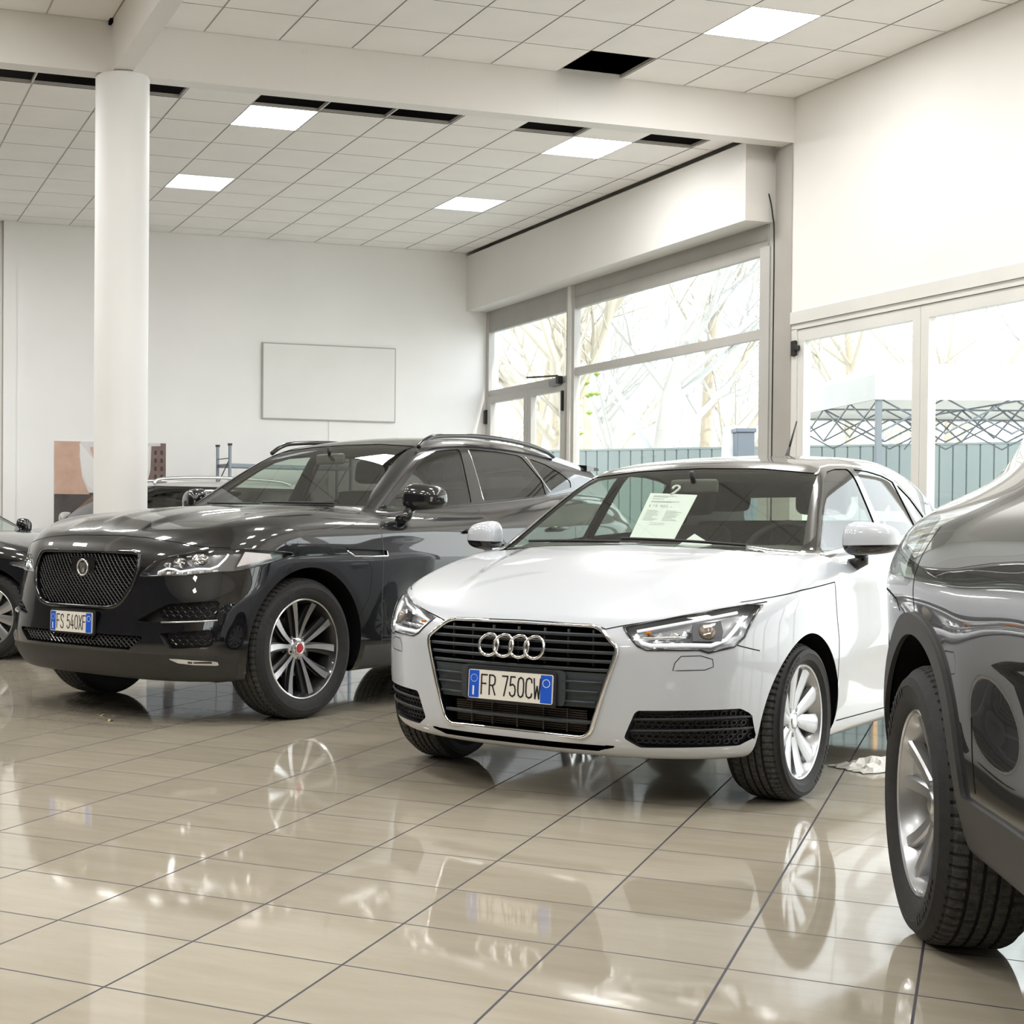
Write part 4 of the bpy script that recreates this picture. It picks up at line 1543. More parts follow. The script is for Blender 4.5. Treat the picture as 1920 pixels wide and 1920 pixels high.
        for x, z in [(.47, .825), (.27, .868), (.28, .893), (.42, .905)]:
            q = B.hit('y', x, z); n = B.normals(q[None])[0]; V.append((q - n * .016) * M3)
        mk('side_reflector', V, [(0, 1, 2, 3)], mat('reflector_pale', (.45, .40, .38), .15, .6), root)
        mirror(root, s, (-.84, .875, 1.085), (-.93, .985, 1.200), .112, .088, .10, PB, BLACKG)
        for xh in (-1.50, -2.40):
            zz = 1.018 + .02 * (xh < -2)
            qh = B.hit('y', xh, zz)
            MB().tube([(xh + .105, s * (qh[1] + .002), zz - .005), (xh + .085, s * (qh[1] + .03), zz), (xh - .085, s * (qh[1] + .034), zz + .006), (xh - .105, s * (qh[1] + .002), zz + .008)], [.010, .014, .014, .010], 8).build('door_handle', PB, root, True)
        # roof rail
        T = [(-1.33, .63, 1.535), (-1.42, .625, 1.585), (-1.54, .62, 1.612), (-1.9, .612, 1.632), (-2.3, .602, 1.626), (-2.6, .59, 1.603), (-2.82, .578, 1.571), (-2.92, .57, 1.540)]
        MB().tube([(x, s * y, z) for x, y, z in smooth_pts(T)], .015, 10).build('roof_rail', BLACKG, root, True)
    B.ribbon('hood_joint', 'x', [[(0, .982), (.2, .982), (.4, .972), (.6, .950), (.74, .926), (.84, .921)]], .005, GAP, root)
    B.ribbon('panel_joint', 'y', [[(.30, .925), (.0, 1.0), (-.4, 1.052), (-.62, 1.085)], [(-.60, 1.075), (-.615, .9), (-.60, .6), (-.62, .30)], [(-1.70, 1.178), (-1.72, 1.0), (-1.69, .75), (-1.60, .5), (-1.60, .31)], [(-.62, .40), (-1.6, .395), (-2.35, .40)], [(-2.43, .55), (-2.55, .85), (-2.62, 1.05), (-2.58, 1.24)]], .0048, mat('joint_light', (.05, .05, .052), .4), root)
    B.strip('window_moulding', 'y', [(-.72, 1.104), (-1.1, 1.143), (-1.7, 1.183), (-2.6, 1.250), (-3.04, 1.296)], .006, BLACKG, root)
    B.strip('window_edge_trim', 'y', [(-1.79, 1.21), (-1.835, 1.545)], .004, CHROME, root)
    B.strip('window_edge_trim', 'y', [(-2.66, 1.285), (-2.50, 1.522)], .004, CHROME, root)
    # rear spoiler lip
    V, F = [], []
    for y in np.linspace(-.56, .56, 15):
        z = 1.512 - .09 * y * y
        for a, b in ((-3.40, .012), (-3.56, -.004), (-3.56, -.022), (-3.40, -.03)):
            V.append((a + .10 * abs(y)**2, y, z + b))
    for i in range(14):
        for j in range(4): F.append((i * 4 + j, i * 4 + (j + 1) % 4, i * 4 + 4 + (j + 1) % 4, i * 4 + 4 + j))
    mk('rear_spoiler', V, F + [(0, 1, 2, 3), (59, 58, 57, 56)], PB, root)
    for y0, y1 in ((.5, -.1), (-.12, -.6)):
        T = []
        for t in np.linspace(0, 1, 7):
            y = y0 + (y1 - y0) * t; z = 1.178 + .012 * t
            T.append((-.72 - 1.545 * (z - 1.184) + .02, y, z))
        MB().tube(T, .008, 6).build('wiper', BLACKP, root, True)
    m = cushion('rear_view_mirror', (-.02, -.12, -.035), (.012, .12, .035), mat('mirror_back'), root, .015)
    m.location = (-1.22, 0, 1.475)
    MB().tube([(-1.22, 0, 1.49), (-1.20, 0, 1.55)], .012, 8).build('mirror_stem', BLACKP, root, True)
    interior(root, -1.62, -2.52, .70, -1.0, 1.165, .76, 1.14)
    w = make_wheel(.381, .2725, .255, 'machined', root)
    four_wheels(root, w, .80, .378, 2.874)
    underbody(root, (-3.6, -.8, .26), (.6, .8, .42))
    MB().box((.1, .40, .205), (.45, .70, .27), bev=.03).build('skid_plate', BLACKP, root)
    return root, B


def smooth_pts(P, n=6):
    P = [np.array(p, float) for p in P]
    out = []
    for i in range(len(P) - 1):
        p0, p1, p2, p3 = P[max(i - 1, 0)], P[i], P[i + 1], P[min(i + 2, len(P) - 1)]
        for t in np.linspace(0, 1, n, endpoint=False):
            out.append(.5 * (2 * p1 + (p2 - p0) * t + (2 * p0 - 5 * p1 + 4 * p2 - p3) * t * t + (3 * p1 - p0 - 3 * p2 + p3) * t**3))
    out.append(P[-1])
    return out
# ------------------------------------------------------------------ dark crossover in the right foreground
def dark_crossover():
    root = car_root('crossover_car', (2.088, .336, 4.1756), 'dark crossover car with black wheel arch cladding, cut off by the right edge')
    WB = 2.53
    arches = [(0., .36, .405), (-WB, .36, .405)]

    def extra_side(x, z):
        hn = .020 * np.exp(-((x + WB) / .50)**2 - ((z - .90) / .11)**2)
        hf = .022 * np.exp(-((x - .05) / .50)**2 - ((z - .88) / .11)**2)
        dr = -.026 * np.exp(-((z - .64) / .15)**2) * sstep(-x, .45, .9) * sstep(x, -WB + .35, -WB + .85)
        return hn + hf + dr
    P = dict(
        nose=[(.16, .66), (.24, .76), (.4, .82), (.55, .835), (.7, .825), (.82, .80), (.92, .75), (1.0, .70), (1.1, .66)],
        tail=[(.16, -3.12), (.3, -3.24), (.5, -3.29), (.75, -3.285), (.95, -3.235), (1.1, -3.16), (1.3, -3.1)],
        width=[(-3.4, .835), (-WB, .836), (-1.3, .832), (0, .836), (.9, .835)],
        side=[(.16, -.13), (.26, -.065), (.36, -.026), (.46, -.007), (.56, 0), (.75, 0), (.88, -.003), (.95, -.014), (1.01, -.036), (1.07, -.072), (1.13, -.12), (1.25, -.22)], side_blur=.02,
        top=[(-3.5, 1.09), (-3.2, 1.125), (-2.9, 1.145), (-2.5, 1.155), (-1.6, 1.11), (-1.0, 1.09), (-.5, 1.105), (-.28, 1.115), (-.1, 1.10), (.15, 1.08), (.37, 1.05), (.55, 1.01), (.68, .95), (.78, .87), (.86, .78)],
        crown=[(-3.4, .08), (-2.5, .06), (-.3, .045), (.4, .05), (.8, .10)],
        nf=[(.0, 2.9), (.9, 2.6), (1.1, 2.5)], x0=.02, x1=-WB - .22, nr=3.2,
        bottom=[(-3.4, .34), (-2.6, .28), (-2.0, .30), (-.6, .30), (0, .24), (.9, .22)],
        gwidth=[(-3.3, .50), (-2.9, .595), (-2.5, .655), (-2.0, .70), (-1.4, .735), (-.9, .745), (-.3, .72)], belt0=1.06, tumble=.36,
        roof=[(-3.3, 1.36), (-3.0, 1.445), (-2.6, 1.52), (-2.2, 1.56), (-1.7, 1.568), (-1.35, 1.545), (-1.1, 1.495), (-.8, 1.39)], roof_crown=.09,
        ws=(-.36, 1.115, 1.62, .06), rear=(-3.00, 1.08, .62, .10), arches=arches, flare=.0,
        k_shoulder=.10, k_roof=.10, k_ws=.06, k_rear=.08, k_belt=.12, extra_side=extra_side)
    f = body_field(P)
    B = Body(f, (-3.4, 0, .1), (.92, .95, 1.66), .0145)
    front = lambda d, x0=.3: (lambda x, y, z: np.maximum(d(y, z), x0 - x))
    sidev = lambda d, y0=.45: (lambda x, y, z: np.maximum(d(x, z), y0 - y))
    rad = lambda x, z: np.minimum.reduce([np.hypot(x - a, z - b) - c for a, b, c in arches])
    arch = lambda x, y, z: np.maximum(rad(x, z), .52 - y)
    cz = Spl([(-3.5, .50), (-WB - .5, .47), (-WB + .5, .438), (-.5, .438), (.4, .40), (.9, .36)], .05)
    clad = lambda x, y, z: np.where(y > .52, np.minimum(rad(x, z) - .055, z - cz(x)), z - cz(x))
    hl = rounded([(-.10, .93), (.02, .985), (.35, .955), (.85, .84), (.85, .77), (.45, .80), (.1, .86)], .01)
    lamp = lambda x, y, z: np.maximum(hl(x, z), .50 - y)
    gr = rounded([(-.42, .76), (.42, .76), (.36, .56), (-.36, .56)], .04)
    lgr = rounded([(-.55, .44), (.55, .44), (.50, .34), (-.50, .34)], .04)
    ws = rounded([(-.68, 1.09), (0, 1.113), (.68, 1.09), (.54, 1.48), (0, 1.515), (-.54, 1.48)], .02)
    wso = lambda x, y, z: np.maximum(np.maximum(ws(y, z), -1.3 - x), x + .02)
    rwp = rounded([(-.50, 1.16), (.50, 1.16), (.45, 1.42), (-.45, 1.42)], .06)
    rw = lambda x, y, z: np.maximum(rwp(y, z), x + 2.6)
    fdw = [(-.50, 1.10), (-.72, 1.225), (-.98, 1.385), (-1.15, 1.45), (-1.36, 1.475), (-1.32, 1.135)]
    rdw = [(-1.44, 1.475), (-1.8, 1.472), (-2.15, 1.425), (-2.38, 1.30), (-2.34, 1.235), (-1.41, 1.14)]
    dlo = [(-.40, 1.085), (-.70, 1.235), (-.97, 1.405), (-1.15, 1.472), (-1.4, 1.498), (-1.85, 1.494), (-2.18, 1.447), (-2.43, 1.305), (-2.38, 1.212), (-1.4, 1.115)]
    tlp = rounded([(-WB + .005, .90), (-WB - .05, .885), (-3.02, .875), (-3.3, .89), (-3.3, 1.0), (-3.02, 1.045), (-WB - .12, 1.065), (-WB - .06, 1.055)], .012)
    tail = lambda x, y, z: np.maximum(tlp(x, z), .44 - y)
    regs = [('arch', arch), ('lamp', lamp), ('tail', tail), ('grille', front(gr)), ('lgr', front(lgr)), ('ws', wso), ('rw', rw), ('fdw', sidev(rounded(fdw, .014))), ('rdw', sidev(rounded(rdw, .014))), ('dlo', sidev(rounded(dlo, .02))), ('clad', clad)]
    B.split(regs)
    PC = mat('paint_dark_brown', (.006, .0055, .006), .25, coat=1., coat_rough=.012, coat_ior=1.6, spec=.2)
    B.part('body_shell', 'body', PC, root)
    # the cladding stands proud of the body
    B.part('arch_cladding', 'clad', CLAD, root, off=.010)
    B.tray('cladding_edge', 'clad', CLAD, root, .012, off=.010, floor=False)
    B.part('window_surround', 'dlo', BLACKG, root, 'pair')
    B.part('front_door_window', 'fdw', GLASSS, root, 'pair', off=-.004)
    B.part('rear_door_window', 'rdw', GLASSD, root, 'pair', off=-.004)
    B.part('windscreen', 'ws', GLASSW, root, off=-.003)
    B.part('rear_window', 'rw', GLASSD, root, off=-.004)
    B.part('tail_lamp_lens', 'tail', glass('smoked_lens', (.55, .56, .55), 1.6), root, 'pair', off=.0005)
    B.tray('tail_lamp_housing', 'tail', mat('tail_housing', (.10, .10, .095), .2, .4), root, .04, (0, .9, 0), sides='pair', off=-.002, shrink=.05)
    for rg in ('fdw', 'rdw', 'ws', 'rw'):
        B.tray('window_seal', rg, GAP, root, .02, sides='pair' if rg in ('fdw', 'rdw') else 'both', floor=False)
    lining(B, root, 1.04, -3.0, -.2, LINER)
    wheel_wells(root, arches, .52, B)
    B.tray('grille_cavity', 'grille', BLACKP, root, .04, (1, 0, 0))
    B.tray('lower_grille_cavity', 'lgr', BLACKP, root, .04, (1, 0, 0))
    B.part('headlamp_lens', 'lamp', LENS, root, 'pair', off=.0005)
    B.tray('headlamp_housing', 'lamp', mat('lamp_housing_grey', (.16, .17, .17), .2, .5), root, .045, (.5, .8, 0), sides='pair', off=-.002, shrink=.06)
    for z in (.60, .65, .70):
        T = [(B.hit('x', abs(y), z)[0] - .006, y, z) for y in np.linspace(-.37, .37, 15)]
        MB().tube(T, .009, 6).build('grille_bar', CHROME if z > .69 else BLACKG, root, True)
    for s in (-1, 1):
        M3 = np.array([1, s, 1])
        T = []
        for x, z in [(-.04, .925), (.05, .965), (.34, .935), (.62, .88)]:
            q = B.hit('y', x, z); n = B.normals(q[None])[0]; T.append((q - n * .014) * M3)
        MB().tube(T, .006, 8).build('daytime_light', mat('light_guide_white'), root, True)
        T = []
        for x, z in [(-WB - .03, .905), (-WB - .11, 1.04), (-WB - .25, 1.035)]:
            q = B.hit('y', x, z); n = B.normals(q[None])[0]; T.append((q - n * .016) * M3)
        MB().tube(T, .007, 8).build('tail_light_guide', mat('tail_red', (.35, .01, .015), .12, coat=1.), root, True)
        mirror(root, s, (-.52, .79, 1.06), (-.58, .93, 1.14), .10, .085, .09, PC, BLACKP)
        for xh in (-1.22,):
            qh = B.hit('y', xh, .955)
            MB().tube([(xh + .10, s * (qh[1] + .002), .95), (xh + .08, s * (qh[1] + .03), .955), (xh - .08, s * (qh[1] + .032), .96), (xh - .10, s * (qh[1] + .002), .962)], [.010, .014, .014, .010], 8).build('door_handle', PC, root, True)
    B.ribbon('bumper_joint', 'y', [[(-WB + .03, 1.035), (-WB + .03, .90), (-WB + .025, .825)]], .005, GAP, root)
    B.ribbon('bumper_joint', 'y', [[(-WB - .16, .815), (-WB - .20, .845), (-WB - .30, .862), (-WB - .45, .868)]], .005, GAP, root)
    B.ribbon('panel_joint', 'y', [[(-.45, 1.075), (-.52, .85), (-.54, .6), (-.58, .44)], [(-1.39, 1.10), (-1.42, .8), (-1.38, .44)], [(-2.02, .62), (-1.99, .46)]], .005, GAP, root)
    B.ribbon('hood_joint', 'x', [[(0, .83), (.5, .84)]], .005, GAP, root)
    interior(root, -1.3, -2.02, .58, -.72, 1.08, .68, 1.06)
    w = make_wheel(.345, .2335, .215, 'twin', root)
    four_wheels(root, w, .737, .342, WB)
    underbody(root, (-3.0, -.7, .28), (.6, .7, .42))
    return root, B


# ------------------------------------------------------------------ two cars at the back left
def back_car(name, pose, label, paint, roof_paint, kind):
    root = car_root(name, pose, label)
    if kind == 'saloon':
        wb, R, rr, zc = 2.75, .335, .232, .332
        arches = [(0., .345, .375), (-wb, .345, .375)]
        P = dict(nose=[(.14, .64), (.22, .70), (.4, .75), (.6, .75), (.72, .73), (.9, .68)], tail=[(.14, -3.4), (.4, -3.58), (.8, -3.6), (1.0, -3.52), (1.2, -3.4)],
                 width=[(-3.6, .84), (-2.7, .88), (-1.2, .885), (0, .88), (.8, .87)],
                 side=[(.14, -.1), (.22, -.04), (.35, -.01), (.6, 0), (.75, 0), (.84, -.02), (.92, -.06), (1., -.1), (1.2, -.18)],
                 top=[(-3.7, 1.0), (-3.0, 1.03), (-1.5, .99), (-.6, 1.0), (-.45, 1.0), (-.2, .985), (.1, .945), (.4, .885), (.6, .815), (.7, .75), (.8, .66)],
                 crown=[(-3, .05), (0, .06), (.6, .10)], nf=[(0, 2.7), (1, 2.6)], x0=.0, x1=-2.6, nr=3., bottom=[(-3.5, .24), (0, .19), (.8, .19)],
                 gwidth=[(-3.5, .58), (-2.8, .67), (-2., .76), (-1.2, .775), (-.4, .75)], belt0=.97, tumble=.42,
                 roof=[(-3.4, 1.25), (-3., 1.33), (-2.5, 1.405), (-2., 1.43), (-1.6, 1.42), (-1.3, 1.38), (-1., 1.30)], roof_crown=.09,
                 ws=(-.48, 1.0, 1.95, .12), rear=(-3.3, 1.03, 1.25, .12))
        fdw = [(-.62, .985), (-1.2, 1.27), (-1.5, 1.335), (-1.55, 1.0)]; rdw = [(-1.64, 1.345), (-2.2, 1.325), (-2.6, 1.20), (-2.75, 1.05), (-1.64, 1.005)]
        dlo = [(-.5, .965), (-1.18, 1.30), (-1.5, 1.36), (-2.2, 1.352), (-2.66, 1.21), (-2.85, 1.03), (-1.6, .98)]
        wsz = [(-.70, .985), (0, 1.0), (.70, .985), (.55, 1.345), (0, 1.37), (-.55, 1.345)]
        lampp = [(.44, .64), (.80, .67), (.865, .735), (.868, .755), (.80, .775), (.5, .70)]; grp = [(-.38, .66), (.38, .66), (.34, .40), (-.34, .40)]
        mir = ((-.72, .80, .96), (-.68, .93, 1.03))
        box = ((-3.65, 0, .1), (.88, 1., 1.5))
        style = 'fan'
    else:
        wb, R, rr, zc = 2.42, .32, .22, .317
        arches = [(0., .34, .375), (-wb, .34, .375)]
        P = dict(nose=[(.14, .66), (.24, .74), (.45, .78), (.65, .77), (.85, .72), (1., .66)], tail=[(.14, -2.9), (.4, -2.98), (.8, -3.0), (1.1, -2.97), (1.4, -2.92)],
                 width=[(-3.3, .84), (-2.6, .87), (-1.2, .87), (0, .87), (.8, .86)],
                 side=[(.14, -.1), (.22, -.04), (.35, -.01), (.6, 0), (.82, 0), (.92, -.02), (1.0, -.05), (1.1, -.1), (1.3, -.18)],
                 top=[(-3.4, 1.06), (-1.5, 1.05), (-.6, 1.06), (-.4, 1.055), (-.1, 1.03), (.2, .99), (.45, .93), (.6, .86), (.7, .78), (.8, .68)],
                 crown=[(-3, .05), (0, .06), (.6, .12)], nf=[(0, 2.7), (1, 2.6)], x0=.0, x1=-2.3, nr=3.4, bottom=[(-3.3, .24), (0, .2), (.8, .19)],
                 gwidth=[(-3.3, .70), (-2.5, .755), (-1.2, .78), (-.4, .765)], belt0=1.04, tumble=.30,
                 roof=[(-3.3, 1.47), (-2.8, 1.505), (-2.2, 1.525), (-1.6, 1.525), (-1.2, 1.505), (-.95, 1.47), (-.8, 1.42)], roof_crown=.06,
                 ws=(-.42, 1.055, 1.15, .14), rear=(-2.97, 1.1, .25, .08))
        fdw = [(-.58, 1.065), (-.90, 1.375), (-1.05, 1.415), (-1.52, 1.42), (-1.52, 1.07)]; rdw = [(-1.60, 1.42), (-2.3, 1.412), (-2.62, 1.39), (-2.68, 1.09), (-1.60, 1.07)]
        dlo = [(-.47, 1.045), (-.83, 1.39), (-1.02, 1.445), (-1.55, 1.45), (-2.3, 1.442), (-2.72, 1.41), (-2.78, 1.07), (-1.6, 1.045)]
        wsz = [(-.72, 1.045), (0, 1.06), (.72, 1.045), (.62, 1.42), (0, 1.45), (-.62, 1.42)]
        lampp = [(.50, .70), (.75, .70), (.80, .80), (.74, .90), (.55, .88)]; grp = [(-.40, .78), (.40, .78), (.36, .60), (-.36, .60)]
        mir = ((-.66, .82, 1.04), (-.66, .95, 1.12))
        box = ((-3.4, 0, .1), (.85, 1., 1.6))
        style = 'twin'
    P.update(arches=arches, k_shoulder=.08, k_roof=.09, k_ws=.05, k_rear=.06, k_belt=.03)
    f = body_field(P)
    B = Body(f, box[0], box[1], .024)
    front = lambda d, x0=.25: (lambda x, y, z: np.maximum(d(y, z), x0 - x))
    sidev = lambda d, y0=.45: (lambda x, y, z: np.maximum(d(x, z), y0 - y))
    rad = lambda x, z: np.minimum.reduce([np.hypot(x - a, z - b) - c for a, b, c in arches])
    ws = rounded(wsz, .02)
    zmid = P['belt0'] + .10
    roofz = {'saloon': 5., 'hatch': 1.452}[kind]
    regs = [('arch', lambda x, y, z: np.maximum(rad(x, z), .5 - y)), ('lamp', front(rounded(lampp, .012), .15)), ('grille', front(rounded(grp, .03), .45)),
            ('ws', lambda x, y, z: np.maximum(np.maximum(ws(y, z), -1.5 - x), x + .1)),
            ('fdw', sidev(rounded(fdw, .02))), ('rdw', sidev(rounded(rdw, .02))), ('dlo', sidev(rounded(dlo, .025))), ('roof', lambda x, y, z: roofz - z)]
    B.split(regs)
    B.part('body_shell', 'body', paint, root)
    B.part('roof_shell', 'roof', roof_paint, root)
    B.part('window_surround', 'dlo', BLACKG, root, 'pair')
    B.part('front_door_window', 'fdw', GLASSS if kind == 'saloon' else GLASSD, root, 'pair', off=-.004)
    B.part('rear_door_window', 'rdw', GLASSD, root, 'pair', off=-.004)
    B.part('windscreen', 'ws', GLASSW, root, off=-.003)
    B.part('headlamp_lens', 'lamp', LENS, root, 'pair')
    B.tray('headlamp_housing', 'lamp', mat('lamp_housing'), root, .05, (.8, .5, 0), sides='pair', off=-.002, shrink=.06)
    B.tray('grille_cavity', 'grille', BLACKP, root, .04, (1, 0, 0))
    lining(B, root, P['belt0'], -3.0, -.3, LINER)
    wheel_wells(root, arches, .5, B)
    for s in (-1, 1):
        mirror(root, s, mir[0], mir[1], .10, .075, .09, paint if kind == 'saloon' else roof_paint, BLACKP)
        for xh in (-1.40, -2.3):
            zz = P['belt0'] - .12
            qh = B.hit('y', xh, zz)
            MB().tube([(xh + .09, s * qh[1], zz), (xh + .07, s * (qh[1] + .03), zz), (xh - .07, s * (qh[1] + .03), zz + .004), (xh - .09, s * qh[1], zz + .004)], .012, 6).build('door_handle', paint, root, True)
        if kind == 'hatch':
            MB().tube(smooth_pts([(-1.0, s * .60, 1.47), (-1.1, s * .60, 1.525), (-1.7, s * .60, 1.548), (-2.4, s * .58, 1.53), (-2.6, s * .57, 1.49)]), .016, 8).build('roof_rail', SATIN, root, True)
    B.ribbon('panel_joint', 'y', [[(-.55, P['belt0'] - .03), (-.58, .6), (-.55, .3)], [(-1.56, P['belt0'] - .02), (-1.58, .6), (-1.55, .3)]], .005, GAP, root)
    interior(root, -1.35, -2.2, .52 if kind == 'saloon' else .62, -.78, P['belt0'] + .01, .70, P['belt0'])
    w = make_wheel(R, rr, .215, style, root, 144)
    four_wheels(root, w, .755, zc, wb)
    underbody(root, (-3.0, -.7, .22), (.6, .7, .40))
    return root, B
# ------------------------------------------------------------------ the showroom
XR, XL, YB, YF = 8.25, -8.0, 16.58, -5.0
WALL = noisy('wall_paint', (.84, .825, .795), (.88, .865, .835), 1.3, .75)
WALLB = noisy('back_wall_paint', (.88, .88, .875), (.92, .92, .915), 1.1, .7)
BEAMM = noisy('beam_cladding', (.78, .765, .74), (.82, .805, .78), .9, .42)
TILE = noisy('ceiling_tile', (.90, .885, .87), (.94, .925, .91), 2.2, .85)
TBAR = mat('ceiling_bar', (.60, .58, .55), .45)
PLEN = mat('ceiling_void', (.010, .009, .008), .95, spec=.05)
ALU = noisy('window_frame_grey', (.46, .45, .425), (.50, .485, .46), 2, .42)
ALUL = noisy('window_frame_pale', (.70, .69, .66), (.75, .74, .71), 2, .38)
STEELC = noisy('steel_column_grey', (.38, .36, .33), (.43, .41, .38), 2, .5)
PANE = glass('window_pane', (.93, .97, .96), 1.45)
WHITEG = mat('white_gloss', (.84, .84, .83), .3)


def structure(o, label=None):
    o['kind'] = 'structure'
    if label: o['label'] = label
    return o


def floor_material():
    m, nt, b = new_mat('floor_tile')
    N, L = nt.nodes.new, nt.links.new
    tc = N('ShaderNodeTexCoord')
    sp = N('ShaderNodeSeparateXYZ'); L(tc.outputs['Object'], sp.inputs[0])

    def math_(op, a, bb=None, c=None):
        n = N('ShaderNodeMath'); n.operation = op
        for i, v in enumerate((a, bb, c)):
            if v is None: continue
            if isinstance(v, (int, float)): n.inputs[i].default_value = v
            else: L(v, n.inputs[i])
        return n.outputs[0]
    T = .4005
    masks, cells = [], []
    for ax in (0, 1):
        u = math_('DIVIDE', sp.outputs[ax], T)
        fr = math_('FRACT', u)
        d = math_('ABSOLUTE', math_('SUBTRACT', fr, .5))
        masks.append(math_('GREATER_THAN', d, .5 - .0032 / T))
        cells.append(math_('FLOOR', u))
    g = math_('MAXIMUM', masks[0], masks[1])
    cb = N('ShaderNodeCombineXYZ'); L(cells[0], cb.inputs[0]); L(cells[1], cb.inputs[1])
    wn = N('ShaderNodeTexWhiteNoise'); wn.noise_dimensions = '3D'; L(cb.outputs[0], wn.inputs['Vector'])
    # stone veining, shifted per tile
    vadd = N('ShaderNodeVectorMath'); vadd.operation = 'ADD'
    vs = N('ShaderNodeVectorMath'); vs.operation = 'SCALE'; vs.inputs['Scale'].default_value = 7.
    L(wn.outputs['Color'], vs.inputs[0]); L(tc.outputs['Object'], vadd.inputs[0]); L(vs.outputs[0], vadd.inputs[1])
    mp = N('ShaderNodeMapping'); mp.inputs['Scale'].default_value = (1.2, 5.5, 1); mp.inputs['Rotation'].default_value = (0, 0, -.15)
    L(vadd.outputs[0], mp.inputs['Vector'])
    nz = N('ShaderNodeTexNoise'); nz.inputs['Scale'].default_value = 2.2; nz.inputs['Detail'].default_value = 6; nz.inputs['Roughness'].default_value = .62
    L(mp.outputs[0], nz.inputs['Vector'])
    rp = N('ShaderNodeValToRGB')
    rp.color_ramp.elements[0].position = .25; rp.color_ramp.elements[0].color = (.345, .305, .235, 1)
    rp.color_ramp.elements[1].position = .78; rp.color_ramp.elements[1].color = (.415, .375, .30, 1)
    L(nz.outputs['Fac'], rp.inputs['Fac'])
    hv = N('ShaderNodeHueSaturation'); L(rp.outputs[0], hv.inputs['Color'])
    L(math_('MULTIPLY_ADD', wn.outputs['Value'], .10, .95), hv.inputs['Value'])
    mx = N('ShaderNodeMix'); mx.data_type = 'RGBA'
    L(g, mx.inputs[0]); L(hv.outputs[0], mx.inputs[6]); mx.inputs[7].default_value = (.022, .018, .03, 1)
    L(mx.outputs[2], b.inputs['Base Color'])
    rg = N('ShaderNodeMix'); rg.data_type = 'FLOAT'
    L(g, rg.inputs[0]); rg.inputs[2].default_value = .055; rg.inputs[3].default_value = .6
    L(rg.outputs[0], b.inputs['Roughness'])
    b.inputs['IOR'].default_value = 1.62
    b.inputs['Specular IOR Level'].default_value = .5
    # faint waviness of the polish
    n2 = N('ShaderNodeTexNoise'); n2.inputs['Scale'].default_value = 1.6; L(tc.outputs['Object'], n2.inputs['Vector'])
    bp = N('ShaderNodeBump'); bp.inputs['Strength'].default_value = .006; bp.inputs['Distance'].default_value = .05
    L(n2.outputs['Fac'], bp.inputs['Height']); L(bp.outputs[0], b.inputs['Normal'])
    return m


def build_floor():
    # tile axes lie diagonally in the room; the object is turned so that its own axes follow the joints
    af = math.radians(27.24); AC = math.radians(-17.08)
    ang = (math.pi / 2 + AC) - af            # heading of the u joints in the room
    v = np.array([math.sin(ang), -math.cos(ang)]); u = np.array([math.cos(ang), math.sin(ang)])
    o = v * (-1.3025 * 1.015) + u * (2.2366 * 1.015)
    rz = math.atan2(v[1], v[0])
    C = [(XL - .3, YF - .3), (XR + .2, YF - .3), (XR + .2, YB + .3), (XL - .3, YB + .3)]
    P = [((np.array(c) - o) @ v, (np.array(c) - o) @ u) for c in C]
    mb = MB()
    V = [(a, b, 0) for a, b in P] + [(a, b, -.12) for a, b in P]
    mb.add(V, [(0, 1, 2, 3), (7, 6, 5, 4), (0, 4, 5, 1), (1, 5, 6, 2), (2, 6, 7, 3), (3, 7, 4, 0)])
    f = mb.build('floor', floor_material())
    f.location = (o[0], o[1], 0); f.rotation_euler = (0, 0, rz)
    structure(f, 'polished beige stone tiles with dark joints')


def ceiling_bay(name, z, x0, x1, y0, y1, gx, gy, holes, lights, label):
    """suspended ceiling: tiles on bars; holes and lights are (i, j) cells of the .604 m grid from (gx, gy)"""
    T = .604
    mb = MB()
    xs = sorted({x0, x1} | {gx + T * k for k in range(-40, 40) if x0 + .02 < gx + T * k < x1 - .02})
    ys = sorted({y0, y1} | {gy + T * k for k in range(-60, 60) if y0 + .02 < gy + T * k < y1 - .02})
    ex, ey = .007, .0035
    for a, b in zip(xs, xs[1:]):
        for c, d in zip(ys, ys[1:]):
            i, j = math.floor(((a + b) / 2 - gx) / T), math.floor(((c + d) / 2 - gy) / T)
            if (i, j) in holes or (i, j) in lights: continue
            mb.add([(a + ex, c + ey, z), (a + ex, d - ey, z), (b - ex, d - ey, z), (b - ex, c + ey, z)], [(0, 1, 2, 3)], 0)
    # bars between the tiles, slightly recessed edges
    for x in xs[1:-1]:
        mb.box((x - ex, y0, z + .004), (x + ex, y1, z + .03), 1)
    for y in ys[1:-1]:
        mb.box((x0, y - ey, z + .004), (x1, y + ey, z + .028), 1)
    o = mb.build(name, [TILE, TBAR])
    structure(o, label)
    # dark void above
    v = MB().add([(x0, y0, z + .55), (x0, y1, z + .55), (x1, y1, z + .55), (x1, y0, z + .55)], [(0, 1, 2, 3)])
    for a, b, c, d in ((x0, y0, x1, y0), (x1, y0, x1, y1), (x1, y1, x0, y1), (x0, y1, x0, y0)):
        v.add([(a, b, z + .032), (c, d, z + .032), (c, d, z + .55), (a, b, z + .55)], [(0, 1, 2, 3)])
    structure(v.build('ceiling_void', PLEN))
    return T


LED = mat('led_on', (1, 1, 1), .5, emit=(1.0, .985, .96), estr=14.)
LEDD = mat('led_dim', (.78, .79, .86), .5, emit=(.86, .88, 1.0), estr=.50)


